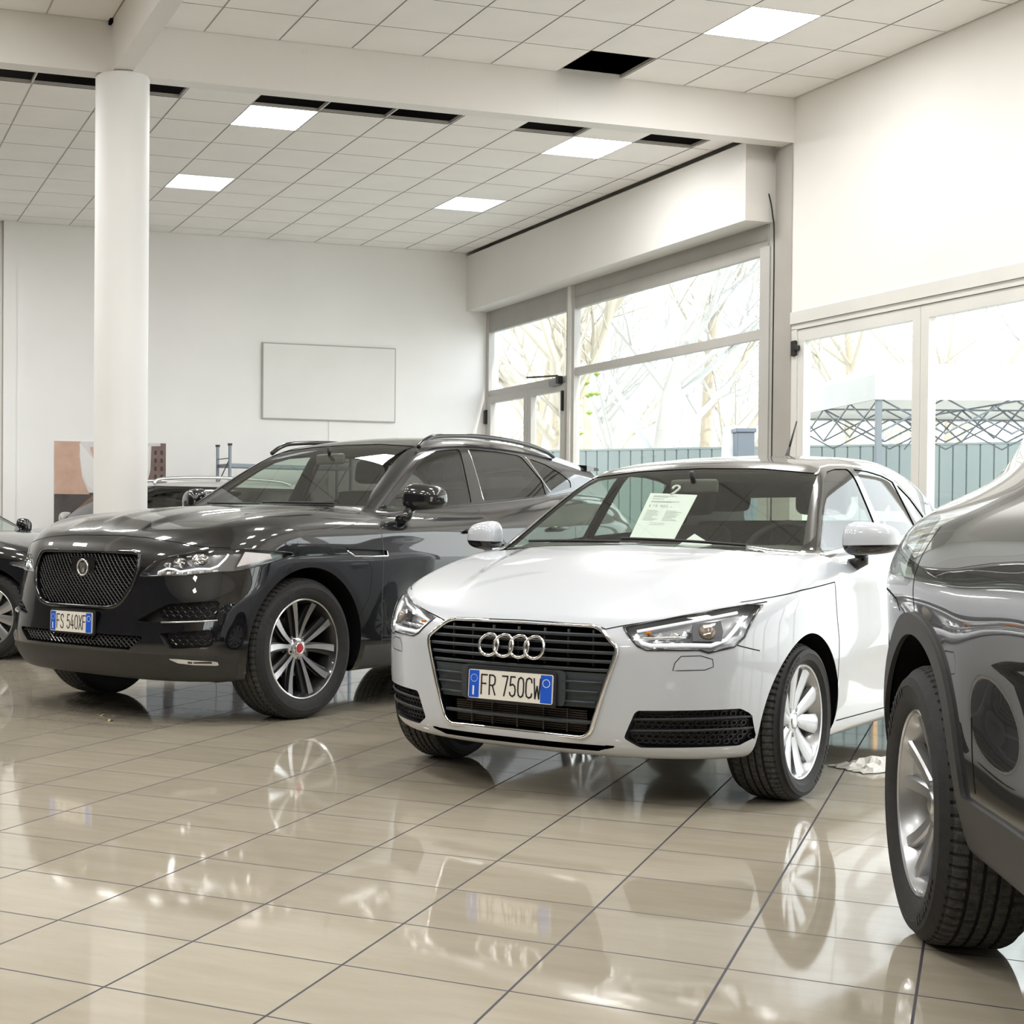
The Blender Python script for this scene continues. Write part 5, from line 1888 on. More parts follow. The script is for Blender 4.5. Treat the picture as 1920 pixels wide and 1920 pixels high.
def ceiling_light(x, y, z, lit, label):
    T = .604
    o = empty('ceiling_light', (x, y, z), 0, label, 'ceiling light', 'square ceiling light panels' )
    fr = MB()
    e = .012
    for a in ((0, 0, T, e), (0, T - e, T, T), (0, e, e, T - e), (T - e, e, T, T - e)):
        fr.box((a[0] + .004, a[1] + .003, -.001), (a[2] - .004, a[3] - .003, .012))
    fr.build('light_frame', WHITEG, o)
    MB().add([(e, e, .003), (e, T - e, .003), (T - e, T - e, .003), (T - e, e, .003)], [(0, 1, 2, 3)]).build('diffuser', LED if lit else LEDD, o)
    return o


def build_room():
    build_floor()
    # walls
    structure(box_obj('wall_back', (XL - .2, YB, 0), (8.45, YB + .25, 5.4), WALLB), 'white plaster back wall')
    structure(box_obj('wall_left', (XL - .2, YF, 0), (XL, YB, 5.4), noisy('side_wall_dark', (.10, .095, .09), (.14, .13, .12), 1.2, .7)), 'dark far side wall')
    structure(box_obj('sun_block_slab', (XL - .3, YF - .3, 5.42), (8.9, YB + .3, 5.6), PLEN))  # unseen slab added above the ceilings to block the sun
    # front wall behind the camera with large windows
    mb = MB()
    mb.box((XL - .2, YF - .2, 0), (XR + .2, YF, .5)); mb.box((XL - .2, YF - .2, 3.3), (XR + .2, YF, 5.4))
    mb.box((XL - .2, YF - .2, .5), (-1.2, YF, 3.3)); mb.box((1.6, YF - .2, .5), (XR + .2, YF, 3.3))
    structure(mb.build('wall_front', noisy('front_wall_beige', (.50, .43, .33), (.56, .485, .375), 1.2, .7)), 'beige wall behind the viewer with one window')
    fm = MB()
    for x in np.arange(-1.2, 1.7, .9):
        fm.box((x, YF - .13, .5), (x + .05, YF - .08, 3.3))
    for z in (.5, 1.9, 3.24):
        fm.box((-1.2, YF - .13, z), (1.6, YF - .08, z + .06))
    w = structure(fm.build('window_3', ALU))
    gp = MB().add([(-1.2, YF - .1, .5), (1.6, YF - .1, .5), (1.6, YF - .1, 3.3), (-1.2, YF - .1, 3.3)], [(0, 1, 2, 3)]).build('window_glass', PANE, w)
    # right wall: white panel above the doors, and the strip above the far windows
    structure(box_obj('wall_right', (XR, YF, 2.95), (XR + .2, 10.63, 5.4), WALL), 'white wall panel above the glass doors')
    mb = MB().box((8.30, 10.63, 3.80), (8.45, YB, 5.4))
    structure(mb.build('wall_right_upper', WALL))
    hb = MB().box((7.99, 10.94, 3.805), (8.30, YB, 4.50))
    for y in (12.4, 14.5):
        hb.box((7.9895, y - .0015, 3.9), (7.991, y + .0015, 4.42))
    for y, z in [(12.4, 4.3), (12.4, 4.0), (14.5, 4.35), (14.5, 4.1), (11.0, 4.35), (11.0, 4.0), (16.3, 4.2)]:
        hb.box((7.987, y - .008, z - .008), (7.991, y + .008, z + .008))
    structure(hb.build('trim_1', BEAMM), 'white boxed bulkhead above the far windows')
    structure(box_obj('trim_2', (8.24, 10.63, 0), (8.42, 10.855, 4.43), STEELC), 'grey steel post between the windows')
    # beams
    mb = MB().box((XL, 10.62, 4.432), (XR, 10.775, 5.40))
    for x in (3.72, 5.93, 1.2, -1.4):
        mb.box((x - .0012, 10.6193, 4.44), (x + .0012, 10.621, 4.80))
    for x in (3.70, 3.73, 4.78, 5.93, 7.0):
        mb.box((x - .006, 10.617, 4.745), (x + .006, 10.622, 4.757))
    structure(mb.build('beam', BEAMM), 'long white beam across the hall')
    structure(box_obj('beam', (2.178, YF, 4.436), (2.326, 10.62, 5.40), BEAMM), 'beam running towards the viewer')
    structure(box_obj('trim_3', (2.155, 10.55, 4.79), (2.19, 10.63, 4.84), PLEN))
    # round column
    mb = MB().lathe([(0, 0), (.205, 0), (.205, 1.3), (.205, 2.9), (.205, 4.425), (.19, 4.433), (0, 4.433)], 96, 'z', (2.285, 10.705, 0))
    structure(mb.build('pillar', noisy('column_paint', (.80, .80, .80), (.84, .84, .84), 1.2, .6), None, True, angle=35), 'round white column')
    # ceilings
    backh = {(-1, 0), (0, 0), (-2, 0), (1, 0), (-5, 0), (-6, 0), (-7, 0), (3, 0), (5, 0), (-3, 0)}
    gxb, gyb = 4.118, 10.80
    # grid columns: i = 0 starts at x = 4.118
    backh = {(-1, 0), (0, 0), (1, 0), (3, 0), (5, 0), (-3, 0), (-4, 0), (-5, 0), (-6, 0)}
    backl = {(-1, 1): True, (4, 1): True, (-1, 5): False, (4, 5): False, (-6, 1): True, (-6, 5): True, (-11, 1): True, (-11, 5): True}
    ceiling_bay('ceiling', 4.54, XL, 7.99, 10.775, YB, gxb, gyb, backh, backl, 'white tile ceiling of the far bay')
    frl = {}
    gxf, gyf = 3.50, 10.08
    for i in (0, 5): 
        for j in (-2, -6, -10, -14, -18): frl[(i, j)] = True
    del frl[(0, -2)]
    frh = {(4, 0)}
    ceiling_bay('ceiling', 4.82, 2.326, XR, YF, 10.62, gxf, gyf, frh, frl, 'white tile ceiling above the white hatchback')
    lfl = {(-6, j): True for j in (-2, -6, -10, -14, -18)}
    lfl.update({(-11, j): True for j in (-2, -6, -10, -14, -18)})
    ceiling_bay('ceiling', 4.82, XL, 2.178, YF, 10.62, gxf, gyf, set(), lfl, 'white tile ceiling left of the cross beam')
    LB = {(-1, 1): 'bright square ceiling light beside the missing tiles, nearer the column', (4, 1): 'bright square ceiling light in the far bay, nearer the windows', (-1, 5): 'dim bluish square ceiling light right of the column', (4, 5): 'dim bluish square ceiling light near the far right corner'}
    for (i, j), lit in backl.items():
        ceiling_light(gxb + .604 * i, gyb + .604 * j, 4.54, lit, LB.get((i, j), 'square ceiling light hidden beyond the left edge of the hall'))
    for (i, j), lit in {**frl, **lfl}.items():
        lb = 'bright square ceiling light nearest the viewer, above the glass doors' if (i, j) == (5, -2) else 'square ceiling light overhead, out of the picture'
        ceiling_light(gxf + .604 * i, gyf + .604 * j, 4.82, lit, lb)
    # dark shadow joint between far ceiling and bulkhead
    # far glazing (window_1) and its door
    W = MB()
    X0, X1 = 8.27, 8.35
    W.box((X0, 16.50, 0), (X1, YB, 3.805)); W.box((X0, 14.385, 0), (X1, 14.56, 3.805)); W.box((X0, 10.855, 0), (X1, 10.96, 3.805))
    W.box((X0 - .012, 10.95, 0), (X1, 11.085, 3.60))
    W.box((X0 + .01, 11.0, 2.785), (X1, 14.45, 2.868)); W.box((X0 + .01, 14.5, 2.72), (X1, 16.55, 2.80))
    w1 = structure(W.build('window_1', ALU), 'tall grey framed glazing at the far end')
    mu = MB().box((X0 - .02, 14.44, 0), (X1, 14.50, 3.80)).build('window_mullion', ALUL, w1)
    sb = MB().box((X0 + .005, 11.0, 3.535), (X1 - .01, 14.385, 3.805)).box((X0 + .005, 14.56, 3.535), (X1 - .01, 16.52, 3.805))
    sb.box((X0, 11.0, 3.66), (X0 + .008, 14.385, 3.664)).box((X0 + .004, 10.96, 3.55), (X0 + .008, 16.52, 3.60))
    sb.build('shutter_box', noisy('shutter_grey', (.36, .35, .33), (.40, .39, .365), 3, .5), w1)
    G = MB()
    for a, b, c, d in ((11.085, 14.385, 0.06, 2.785), (11.085, 14.385, 2.868, 3.535), (14.56, 16.5, 2.80, 3.535)):
        G.add([(8.315, a, c), (8.315, b, c), (8.315, b, d), (8.315, a, d)], [(0, 1, 2, 3)])
    G.build('window_glass', PANE, w1)
    D = MB()
    for a, b in ((14.562, 15.438), (15.442, 16.498)):
        D.box((X0 - .015, a, 0), (X1 - .02, a + .095, 2.718)); D.box((X0 - .015, b - .085, 0), (X1 - .02, b, 2.718))
        for z0, z1 in ((2.635, 2.718), (0, .14), (.98, 1.05)): D.box((X0 - .015, a + .095, z0), (X1 - .02, b - .085, z1))
    d1 = structure(D.build('door_1', ALU), 'grey framed double glass door in the far corner')
    G = MB()
    for a, b in ((14.655, 15.355), (15.535, 16.415)):
        G.add([(8.31, a, .14), (8.31, b, .14), (8.31, b, 2.635), (8.31, a, 2.635)], [(0, 1, 2, 3)])
    G.build('door_glass', PANE, d1)
    BK = mat('black_fitting', (.012, .012, .013), .4)
    MB().box((8.21, 14.62, 2.70), (8.262, 14.86, 2.775), bev=.008).build('door_closer', mat('closer_grey', (.22, .22, .23), .35, .4), d1)
    MB().box((8.19, 14.60, 2.71), (8.255, 14.66, 2.80), bev=.006).tube([(8.20, 14.63, 2.80), (8.17, 15.3, 2.845)], .012, 6).build('closer_arm', BK, d1)
    MB().box((8.225, 16.50, 2.38), (8.27, 16.555, 2.56), bev=.01).build('hinge', BK, d1)
    MB().box((8.225, 14.575, 2.40), (8.26, 14.605, 2.63), bev=.006).build('hinge', BK, d1)
    MB().tube([(8.25, 15.50, 1.0), (8.20, 15.50, 1.0), (8.20, 15.62, 1.0)], .012, 8).build('door_handle', BK, d1)
    # near glass doors
    W = MB()
    W.box((8.235, YF, 2.845), (8.40, 10.63, 2.95)); W.box((8.25, YF, 2.795), (8.39, 10.63, 2.843))
    W.box((8.25, 10.56, 0), (8.39, 10.63, 2.80))
    w2 = structure(W.build('window_2', ALUL), 'pale frame round the near glass doors')
    k = 0
    ys = [10.56, 9.115, 7.47, 6.0, 4.35, 2.9, 1.25, -.2, -1.85, -3.3, YF]
    for a, b in zip(ys[1:], ys):
        D = MB()
        D.box((8.262, a + .002, 0), (8.335, a + .085, 2.79)); D.box((8.262, b - .085, 0), (8.335, b - .002, 2.79))
        D.box((8.262, a + .085, 2.69), (8.335, b - .085, 2.79)); D.box((8.262, a + .085, 0), (8.335, b - .085, .12))
        k += 1
        d = structure(D.build('door_%d' % (k + 1), ALUL), 'pale framed glass door leaf')
        MB().add([(8.30, a + .085, .12), (8.30, b - .085, .12), (8.30, b - .085, 2.69), (8.30, a + .085, 2.69)], [(0, 1, 2, 3)]).build('door_glass', PANE, d)
        if k == 1:
            MB().box((8.225, 10.555, 2.565), (8.262, 10.61, 2.70), bev=.008).box((8.215, 10.52, 2.61), (8.262, 10.56, 2.655), bev=.008).build('hinge', BK, d)
    # pilaster strip on the back wall
    structure(box_obj('trim_4', (2.155, YB - .04, 0), (2.30, YB, 4.54), WALLB), 'narrow pale pilaster')
    structure(box_obj('trim_5', (2.145, YB - .03, 0), (2.157, YB, 4.54), STEELC))
    # wall fittings -------------------------------------------------
    hp = empty('heating_panel', (6.145, YB, 2.365), 0, 'flat white wall panel with a thin grey frame hung on the back wall', 'heating panel')
    MB().box((-.873, -.03, 0), (.873, -.004, .925)).build('panel_frame', mat('panel_frame_grey', (.42, .42, .40), .4), hp)
    MB().box((-.858, -.034, .014), (.858, -.029, .911)).build('panel_face', noisy('panel_white', (.80, .80, .79), (.84, .84, .83), 2, .45), hp)
    MB().tube([(.0, -.012, 0), (.005, -.008, -.2), (-.004, -.008, -.5), (.0, -.008, -1.6)], .005, 6).build('power_cord', WHITEG, hp)
    # framed ship picture
    po = empty('poster', (3.418, YB - .006, 1.02), 0, 'large picture of a white ship bow beside brown buildings, partly behind the column', 'poster')
    MB().box((-.667, 0, 0), (.667, .006, 1.018)).build('poster_sheet', noisy('poster_sky', (.62, .60, .62), (.80, .78, .78), 1.6, .5), po)

    def flat(name, pts, m, dy):
        mb = MB().add([(x, -dy, z) for x, z in pts], [tuple(range(len(pts)))])
        return mb.build(name, m, po)
    pink = noisy('poster_pink', (.52, .33, .25), (.66, .46, .36), 5, .5)
    flat('printed_quay', [(-.667, .40), (-.667, 1.015), (-.36, 1.018), (-.37, .85), (-.34, .6), (-.25, .40)], pink, .0008)
    flat('printed_water', [(-.667, 0), (-.667, .42), (.667, .42), (.667, 0)], noisy('poster_dark', (.05, .045, .05), (.12, .10, .09), 4, .5), .0006)
    hull = [(-.37, 1.0), (-.36, .80), (-.33, .62), (-.27, .50), (-.15, .40), (.3, .40), (.42, .55), (.46, .75), (.47, .95), (.2, .72), (-.1, .66), (-.30, .93)]
    flat('printed_hull', [(-.37, 1.0), (-.36, .80), (-.33, .62), (-.27, .50), (-.15, .40), (.0, .40), (-.02, .60), (-.18, .78), (-.30, .93)], mat('poster_white', (.80, .79, .78), .5), .0012)
    flat('printed_hull', [(.0, .40), (.30, .40), (.42, .55), (.46, .75), (.47, .98), (.25, .84), (-.02, .70)], mat('poster_white'), .0012)
    flat('printed_cabin', [(-.25, .95), (-.12, .98), (-.10, .78), (-.02, .70), (-.02, .52), (-.05, .52), (-.06, .66), (-.22, .86)], pink, .0016)
    tower = noisy('poster_brown', (.16, .105, .09), (.24, .165, .145), 6, .5)
    flat('printed_tower', [(.34, .40), (.43, .50), (.48, .70), (.49, .98), (.60, .985), (.60, 1.018), (.667, 1.018), (.667, .40)], tower, .0018)
    wn = MB()
    for r in range(5):
        for c in range(2):
            x, z = .525 + c * .075, .50 + r * .095
            wn.add([(x, -.0024, z), (x + .03, -.0024, z), (x + .03, -.0024, z + .05), (x, -.0024, z + .05)], [(0, 1, 2, 3)])
    wn.build('printed_windows', mat('poster_ink', (.04, .03, .03), .5), po)
    # shelving rack
    rk = empty('shelf_rack', (5.42, 16.10, 0), 0, 'grey metal shelving rack standing against the back wall', 'shelving rack')
    RM = mat('rack_grey', (.20, .23, .26), .4, .6)
    for sx in (-1, 1):
        for y in (-.17, .17):
            fr = MB().box((sx * .80 - .014, y - .014, 0), (sx * .80 + .014, y + .014, 1.99))
            fr.build('upright', RM, rk)
        br = MB()
        for z in np.arange(.1, 1.9, .36):
            br.tube([(sx * .80, -.17, z + .30), (sx * .80, .17, z)], .007, 6)
            br.tube([(sx * .80, -.17, z + .30), (sx * .80, .17, z + .30)], .007, 6)
        br.build('bracing', RM, rk)
    for sx in (-1, 1):
        for y in (-.17, .17):
            MB().box((sx * .80 - .02, y - .02, 1.985), (sx * .80 + .02, y + .02, 2.01)).build('end_cap', BLACKP, rk)
    for z in (.25, .75, 1.25, 1.74):
        MB().box((-.80, -.18, z), (.80, .18, z + .04)).build('shelf', RM, rk)
    rk.rotation_euler = (0, 0, .15)
    # cable on the post
    T = [(8.235, 10.98, 4.10), (8.235, 10.93, 4.03), (8.237, 10.885, 3.85), (8.237, 10.862, 3.6), (8.237, 10.862, 2.2), (8.237, 10.862, .003)]
    c = MB().tube(smooth_pts(T), .006, 6).build('cable', mat('black_fitting'))
    tag(c, 'thin black cable running down beside the grey post', 'cable')
# ------------------------------------------------------------------ outside
def cam_room(px, Z):
    """room (x, y) of the point at image column px and depth Z along the view"""
    AC = math.radians(-17.08)
    X = (px - 461.8) / 2686.5 * Z
    return X * math.cos(AC) - Z * math.sin(AC), X * math.sin(AC) + Z * math.cos(AC)


def tree_mesh(h, r, seed, lean=0.):
    R = random.Random(seed)
    trunk, br = MB(), MB()

    def grow(p, d, ln, rad, lvl):
        P, rs = [p], [rad]
        q = p
        n = 4
        for i in range(n):
            d = (d + Vector((R.uniform(-1, 1), R.uniform(-1, 1), R.uniform(-.3, .6))) * .16).normalized()
            q = q + d * ln / n
            P.append(q); rs.append(rad * (1 - .55 * (i + 1) / n))
        (trunk if lvl == 0 else br).tube([tuple(v) for v in P], rs, 7 if lvl == 0 else (5 if lvl == 1 else 3), cap=False)
        if lvl >= 3: return
        k = (9, 6, 5)[lvl]
        for i in range(k):
            t = R.uniform(.3 if lvl == 0 else .2, 1.)
            j = min(int(t * n), n - 1)
            b = P[j].lerp(P[j + 1], t * n - j)
            ang = R.uniform(0, 6.28)
            o = Vector((math.cos(ang), math.sin(ang), R.uniform(.1, .9)))
            nd = (d * .55 + o * .8).normalized()
            grow(b, nd, ln * R.uniform(.38, .6), rs[j] * (.42 if lvl == 0 else .5), lvl + 1)
    grow(Vector((0, 0, 0)), Vector((lean, 0, 1)).normalized(), h, r, 0)
    return trunk, br


def build_outside():
    gm = noisy('yard_gravel', (.50, .48, .44), (.62, .60, .55), 3, .9)
    g = MB().box((8.45, -30, -.4), (70, 60, -.02)).build('ground', gm)
    structure(g)
    g = MB().box((-40, 16.9, -.4), (8.45, 60, -.03)).build('ground', gm)
    structure(g)
    g = MB().box((-40, -60, -.4), (8.45, -5.4, -.03)).build('ground', gm)
    structure(g)
    # hillside of pale winter scrub
    V, F = [], []
    NX, NZ = 60, 22
    for i in range(NX + 1):
        for j in range(NZ + 1):
            px = 500 + i * 1900 / NX
            t = j / NZ
            Z = 36 + 34 * t
            x, y = cam_room(px, Z)
            z = -.3 + 24 * (t ** 1.15) * (.9 + .12 * math.sin(i * .35)) + .5 * math.sin(i * 1.3 + j) * t
            V.append((x, y, z))
    for i in range(NX):
        for j in range(NZ):
            a = i * (NZ + 1) + j
            F.append((a, a + NZ + 1, a + NZ + 2, a + 1))
    m, nt, b = new_mat('winter_scrub')
    N, L = nt.nodes.new, nt.links.new
    tc = N('ShaderNodeTexCoord')
    n1 = N('ShaderNodeTexNoise'); n1.inputs['Scale'].default_value = .22; n1.inputs['Detail'].default_value = 12; n1.inputs['Roughness'].default_value = .75; n1.inputs['Distortion'].default_value = 1.5
    L(tc.outputs['Object'], n1.inputs['Vector'])
    rp = N('ShaderNodeValToRGB')
    e = rp.color_ramp.elements
    e[0].position = .36; e[0].color = (.26, .32, .36, 1)
    e[1].position = .62; e[1].color = (.92, .90, .87, 1)
    x = e.new(.47); x.color = (.62, .62, .58, 1)
    L(n1.outputs['Fac'], rp.inputs['Fac']); L(rp.outputs[0], b.inputs['Base Color'])
    b.inputs['Roughness'].default_value = .95
    structure(mk('hill', V, F, m, None, True))
    # corrugated fence
    fm = noisy('fence_green', (.19, .225, .22), (.22, .255, .245), 1.5, .6, stretch=(1, 1, .3))
    fd = mat('fence_seam', (.10, .15, .16), .7)
    P0 = np.array(cam_room(840, 22.5)); P1 = np.array(cam_room(2100, 18.6))
    d = P1 - P0; Lf = np.linalg.norm(d); d /= Lf
    fe = empty('metal_fence', (P0[0], P0[1], 0), math.atan2(d[1], d[0]), 'grey green corrugated metal fence outside the windows', 'fence')
    n = int(Lf / .165)
    mb = MB()
    for i in range(n):
        x = i * .165
        prof = [(x, 0), (x + .012, .018), (x + .15, .018), (x + .162, 0)]
        for a, c in zip(prof, prof[1:]):
            mb.add([(a[0], -a[1], 0), (c[0], -c[1], 0), (c[0], -c[1], 2.25), (a[0], -a[1], 2.25)], [(0, 1, 2, 3)], 0)
        mb.add([(x + .160, -.001, 0), (x + .168, -.001, 0), (x + .168, -.001, 2.25), (x + .160, -.001, 2.25)], [(0, 1, 2, 3)], 1)
    mb.box((0, .0, 0), (Lf, .02, 2.24), 0)
    mb.build('fence_sheet', [fm, fd], fe)
    MB().box((0, -.024, 2.235), (Lf, .03, 2.262)).build('fence_cap', fm, fe)
    # trees
    bark = [noisy('bark_tan', (.42, .36, .27), (.56, .49, .38), 3, .9, stretch=(1, 1, .3)), noisy('bark_grey', (.45, .43, .40), (.58, .56, .52), 3, .9, stretch=(1, 1, .3))]
    twig = [mat('twig_tan', (.55, .50, .41), .9), mat('twig_grey', (.58, .58, .56), .9)]
    spec = [(1020, 25, 10, .34, 0, 'thick leaning tree trunk with green moss seen through the far door'), (1210, 26, 12, .22, 1, 'pale forked tree left of centre in the far window'), (1172, 31, 12, .18, 1, 'slim grey tree behind the fence left of the forked one'), (1325, 27, 9, .15, 0, 'tan tree rising behind the fence near the grey bin'),
            (1395, 33, 11, .17, 1, 'grey tree at the right end of the far window'), (1105, 35, 12, .16, 0, 'thin tan tree left in the far window'), (1260, 38, 13, .16, 1, 'distant grey tree high on the slope in the far window'), (960, 30, 10, .14, 0, 'slender tan tree through the left door leaf'),
            (1590, 30, 11, .16, 0, 'tan tree behind the canopy, left door leaf'), (1660, 34, 12, .17, 1, 'grey tree above the canopy roof'), (1800, 29, 10, .14, 0, 'tan tree above the canopy at the right'), (1880, 34, 12, .15, 1, 'grey tree at the far right above the canopy')]
    for k, (px, Z, h, r, c, lab) in enumerate(spec):
        x, y = cam_room(px, Z)
        t = empty('tree', (x, y, -.2 + max(0, (Z - 36)) * .4), random.uniform(0, 6), lab, 'tree', 'bare trees beyond the fence')
        T, Bq = tree_mesh(h * .62, r, 40 + k * 7, .28 if k == 0 else random.uniform(-.05, .08))
        T.build('trunk', bark[c], t, True)
        Bq.build('branches', twig[c], t, True)
        if k == 0:
            t.rotation_euler = (0, 0, 0)
            mo = MB()
            for i in range(60):
                zz = random.uniform(.8, 4.0); a = random.uniform(2.2, 4.4)
                mo.lathe([(0, -.05), (.07, 0), (0, .05)], 6, 'z', (.28 * zz * .96 + .30 * math.cos(a), .30 * math.sin(a), zz))
            o = mo.build('moss', noisy('moss_green', (.22, .34, .06), (.36, .46, .12), 8, .95), t)
            o['kind'] = 'stuff'
    # canopy tent right outside the doors
    cx, cy = cam_room(1800, 16.2)
    ca = empty('canopy_tent', (cx, cy, 0), math.radians(-17), 'white roofed folding canopy tent outside the right glass doors', 'canopy')
    fab = noisy('canopy_fabric', (.78, .78, .76), (.86, .86, .84), 2, .8)
    hx, hy = 1.62, 1.45
    ze, zv, zt = 2.66, 2.40, 3.02
    V = [(-hx, -hy, ze), (hx * 1.2, -hy, ze), (hx * 1.2, hy, ze), (-hx, hy, ze), (-hx * .55, 0, zt - .08), (hx * .8, 0, zt - .08)]
    low = [(x, y, zv) for x, y, z in V[:4]]
    mb = MB().add(V + low, [(0, 1, 5, 4), (1, 2, 5), (2, 3, 4, 5), (3, 0, 4), (0, 6, 7, 1), (1, 7, 8, 2), (2, 8, 9, 3), (3, 9, 6, 0)])
    mb.build('canopy_roof', fab, ca)
    pm = mat('canopy_steel', (.16, .18, .20), .4, .6)
    pw = mat('canopy_post_rust', (.55, .36, .20), .7)
    for x, y in ((-hx + .06, -hy + .05), (hx * 1.2 - .06, -hy + .05), (-hx + .06, hy - .05), (hx * 1.2 - .06, hy - .05)):
        lg = MB().box((x - .026, y - .026, 1.66), (x + .026, y + .026, ze)).build('leg', pm, ca)
        MB().box((x - .021, y - .021, 0), (x + .021, y + .021, 1.68)).build('leg_lower', pw if x < 0 else WHITEG, lg)
    tr = MB()

    def truss(a, b, n):
        a, b = np.array(a), np.array(b)
        for i in range(n):
            p, q = a + (b - a) * i / n, a + (b - a) * (i + 1) / n
            lo, hi = np.array([0, 0, 2.06]), np.array([0, 0, 2.42])
            tr.tube([p + hi, q + lo], .010, 5); tr.tube([p + lo, q + hi], .010, 5)
        tr.tube([a + np.array([0, 0, 2.42]), b + np.array([0, 0, 2.42])], .010, 5)
    for y in (-hy + .05, 0, hy - .05): truss((-hx + .06, y, 0), (hx * 1.2 - .06, y, 0), 5)
    for x in (-hx + .06, 0, hx * 1.2 - .06): truss((x, -hy + .05, 0), (x, hy - .05, 0), 4)
    tr.build('truss', pm, ca)
    # bollard, bin and white rail in the yard
    x, y = cam_room(1374, 20.0)
    o = MB().lathe([(0, 0), (.24, 0), (.16, 2.35), (.13, 2.50), (0, 2.52)], 16, 'z', (x, y, 0)).build('stone_post', noisy('stone_pale', (.62, .61, .58), (.78, .77, .74), 6, .9), None, True)
    tag(o, 'pale tapered stone post in front of the fence', 'post')
    x, y = cam_room(1391, 19.8)
    bn = empty('yard_cabinet', (x, y, 0), math.radians(-17), 'slate blue cabinet beside the pale stone post', 'cabinet')
    MB().box((-.12, -.12, 0), (.12, .12, 2.40), bev=.01).build('cabinet_body', mat('slate_blue', (.12, .14, .17), .5), bn)
    MB().box((-.14, -.14, 2.40), (.14, .14, 2.46), bev=.01).build('cabinet_cap', mat('slate_blue'), bn)
    x, y = cam_room(1742, 15.4)
    rl = MB().tube(smooth_pts([(-.35, 0, 0), (-.35, 0, 1.10), (-.28, 0, 1.22), (-.1, 0, 1.25), (.10, 0, 1.25), (.17, 0, 1.22), (.2, 0, 1.12), (.2, 0, 0)], 5), .045, 10)
    o = rl.build('barrier_rail', WHITEG, None, True)
    o.location = (x, y, 0); o.rotation_euler = (0, 0, math.radians(-17))
    tag(o, 'white tubular barrier hoop seen just above the dark crossover', 'barrier')
